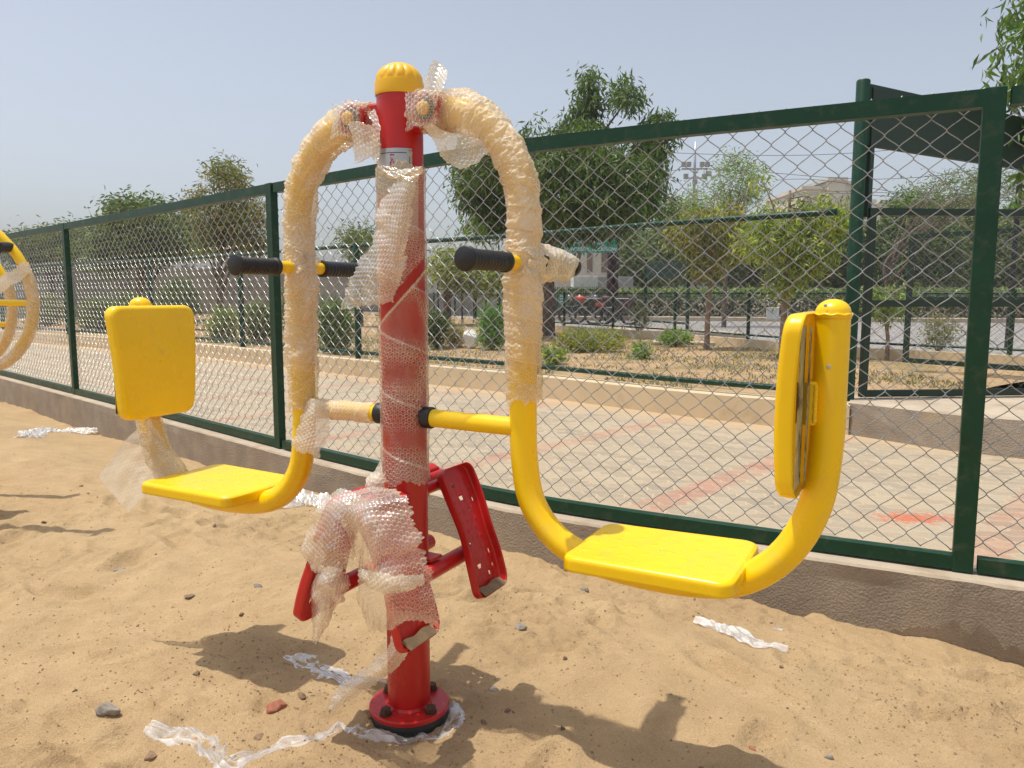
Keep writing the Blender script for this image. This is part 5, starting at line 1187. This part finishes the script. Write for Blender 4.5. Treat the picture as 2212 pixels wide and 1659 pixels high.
# motorbike
def bike(x, y, rz, m, label):
    e = empty('motorbike', (x, y, .1), label, 'motorbike', rz=rz)
    for wx in (-.62, .62):
        V = []; mb = MB(); pts = [(wx+.29*math.cos(t), 0, .3+.29*math.sin(t)) for t in np.linspace(0, 2*math.pi, 25)[:-1]]; mb.tube(pts+[pts[0]], .045, 8, False); wl = mb.build('wheel', M['black_rubber'], e, smooth=True)
        mb = MB(); mb.lathe((wx, 0, .3), [(.05, -.05), (.05, .05)], 10, (0, 1, 0))
        for k in range(8): a = k*math.pi/4; mb.tube([(wx, 0, .3), (wx+.27*math.cos(a), 0, .3+.27*math.sin(a))], .006, 4)
        mb.build('spokes', M['steel'], wl)
    mb = MB(); mb.lathe((.16, 0, .86), [(.02, -.22), (.085, -.15), (.11, 0), (.085, .15), (.02, .22)], 12, (1, 0, .15)); mb.build('tank', m, e, smooth=True)
    mb = MB(); mb.box((-.32, 0, .84), (.66, .24, .10), 0, .03); mb.build('seat', M['black_rubber'], e, smooth=False)
    mb = MB(); mb.tube([(.62, 0, .3), (.42, 0, .95)], .03, 8); mb.tube([(.42, 0, .92), (0, 0, .45), (-.62, 0, .3)], .025, 8); mb.tube([(-.62, 0, .3), (-.4, 0, .8)], .02, 8); mb.box((.05, 0, .45), (.35, .22, .3), 0, .04); mb.tube([(.4, -.32, 1.05), (.42, 0, 1.0), (.4, .32, 1.05)], .015, 6); mb.build('frame', M['black_metal'], e)
    mb = MB(); mb.lathe((.50, 0, .92), [(.03, 0), (.09, .06), (.08, .09)], 12, (1, 0, 0)); mb.build('headlight', M['steel'], e, smooth=True)
    mb = MB(); mb.box((-.5, 0, .68), (.35, .2, .14), 0, .03); mb.build('tail_panel', m, e)
bike(2.5, 26.3, 2.9, M['redorange'], 'parked red motorbike beyond the far wall, below the notice board')
bike(3.35, 26.0, 2.8, M['maroon'], 'parked dark motorbike to the right of the red one')
bike(2.95, 27.6, 3.3, M['black_metal'], 'parked black motorbike behind the other two')
# floodlight mast, cream buildings, power lines
fm = empty('floodlight_mast', (13.9, 60, 0), 'tall floodlight mast behind the wispy tree', 'mast'); mb = MB(); mb.lathe((0, 0, 0), [(.16, 0), (.10, 11.0), (.03, 12.6)], 10); mb.build('pole', M['steel'], fm, smooth=True)
mb = MB(); mb.box((0, 0, 10.6), (2.0, .1, .1)); mb.box((0, 0, 9.9), (1.6, .1, .1)); mb.box((.9, 0, 10.2), (.08, .1, .9)); mb.build('lamp_frame', M['steel'], fm)
for (x, z) in ((-.9,10.9),(-.5,10.9),(.5,10.9),(.9,10.9),(-.7,10.0),(.0,9.6),(.7,10.0),(1.05,10.2)):
    mb = MB(); mb.box((x, -.2, z), (.34, .25, .38), 0, .03); mb.build('floodlight', M['building_grey'], fm)
def block(label, parts, wins=()):
    e = empty('building', (parts[0][0][0], parts[0][1], 0), label, 'building'); bx, by = parts[0][0][0], parts[0][1]
    for k, ((x0, x1, z1), Y, d, m) in enumerate(parts): mb = MB(); mb.box(((x0+x1)/2-bx, Y-by+d/2, z1/2), (x1-x0, d, z1)); mb.box(((x0+x1)/2-bx, Y-by+d/2, z1-.15), (x1-x0+.3, d+.3, .3)); mb.build('wall', M[m], e)
    for (x, z, w, h, Y) in wins: mb = MB(); mb.box((x-bx, Y-by-.03, z), (w, .1, h)); mb.build('window', M['window'], e)
Yb_ = 70.
a = W(1735, 402, Yb_); b = W(1822, 385, Yb_); c = W(1872, 384, Yb_); d = W(1900, 428, Yb_); f_ = W(2000, 440, Yb_)
block('large cream building with a stepped flat roof above the right sapling', [((a[0], b[0], a[1]), 70, 10, 'building'), ((W(1786, 384, 70)[0], b[0], b[1]), 69.5, 8, 'building'), ((b[0], c[0], c[1]), 72, 8, 'building'), ((c[0], d[0], d[1]), 71, 8, 'white_paint')])
e1 = W(1905, 432, 80); e2 = W(2010, 432, 80); e3 = W(2050, 395, 80); e4 = W(2140, 420, 80)
block('long low cream building right of the gateway post, far away', [((e1[0], e2[0], e1[1]), 80, 8, 'building'), ((e2[0]+1, e4[0], e4[1]-.2), 82, 8, 'building')], [])
for k, (x0, y0, x1, y1) in enumerate(((1453, 330, 2230, 283), (1700, 376, 2230, 345), (1880, 415, 2230, 352), (1870, 404, 2230, 392), (1890, 422, 2230, 372))):
    a = W(x0, y0, 45); b = W(x1, y1, 42); q = [((a[0]+(b[0]-a[0])*t), 45-3*t, a[1]+(b[1]-a[1])*t-.6*math.sin(t*math.pi)) for t in np.linspace(-.6, 1.3, 24)]
    mb = MB(); mb.tube(q, .014, 4); tag(mb.build('power_line', M['black_metal']), ('longest and highest power line, crossing above the floodlight mast', 'power line ending above the right sapling', 'steepest power line right of the gateway post', 'power line just over the cream building, flattest of them', 'lowest power line over the gate leaves')[k], 'power line', 'overhead power lines')
# rebar end lying on the wall by the bottom rail
gx0 = [( (1497, 1176), (1545, 1190)) ]
def onz(x, y, z):
    u = (x-1106)/1661; v = (y-829.5)/1661; r = (u, math.cos(_th)-v*math.sin(_th), -(math.sin(_th)+v*math.cos(_th))); t = (z-CAMH)/r[2]; return (r[0]*t, r[1]*t, z)
# street lamp pole at the right edge behind the trees
lp = MB(); x, z = W(2196, 480, 14); lp.lathe((0, 0, 0), [(.05, 0), (.045, 3.0), (.03, 3.2)], 10); o = lp.build('lamp_post', M['black_metal']); o.location = (x, 14, .1); tag(o, 'slim dark pole near the right edge beyond the gate leaves', 'pole')

# extra shrubs and weeds along the left of the garden, seen through the fence
for k, (x0, x1, y0, y1, Y, pl_, lb) in enumerate(((250, 330, 640, 722, 17, ['olive','mid'], 'dusty olive shrub by the grey boundary wall, behind the left backrest'), (170, 245, 650, 715, 19, ['mid','olive'], 'small dusty shrub near the second fence post from the left'),
      (60, 140, 640, 706, 22, ['olive','dry'], 'dry olive shrub at the far left behind both fences'), (345, 430, 600, 715, 20, ['mid','dark'], 'darker tall shrub between two fence posts at the left'), (610, 680, 620, 735, 17, ['olive','mid'], 'dusty shrub partly hidden by the left arch'),
      (845, 925, 640, 735, 15.5, ['olive','mid'], 'shrub partly hidden behind the post film'))):
    shrub(lb, x0, x1, y0, y1, Y, 240, pl_, 540+k, .13, .03, group=SG, zb=.15, sp=.12)
# ------------------------------------------------------------------ dusty air
hb = MB(); hb.box((0, 40, 12), (296, 210, 29)); hz_o = hb.build('haze', None)
m, nt, out = mat('haze_air'); pv = N_(nt, 'ShaderNodeVolumePrincipled'); pv.inputs['Color'].default_value = (.93, .93, .95, 1); pv.inputs['Density'].default_value = .0014; pv.inputs['Anisotropy'].default_value = .2
nt.links.new(pv.outputs[0], out.inputs['Volume']); hz_o.data.materials.append(m); tag(hz_o, None, None, kind='stuff')
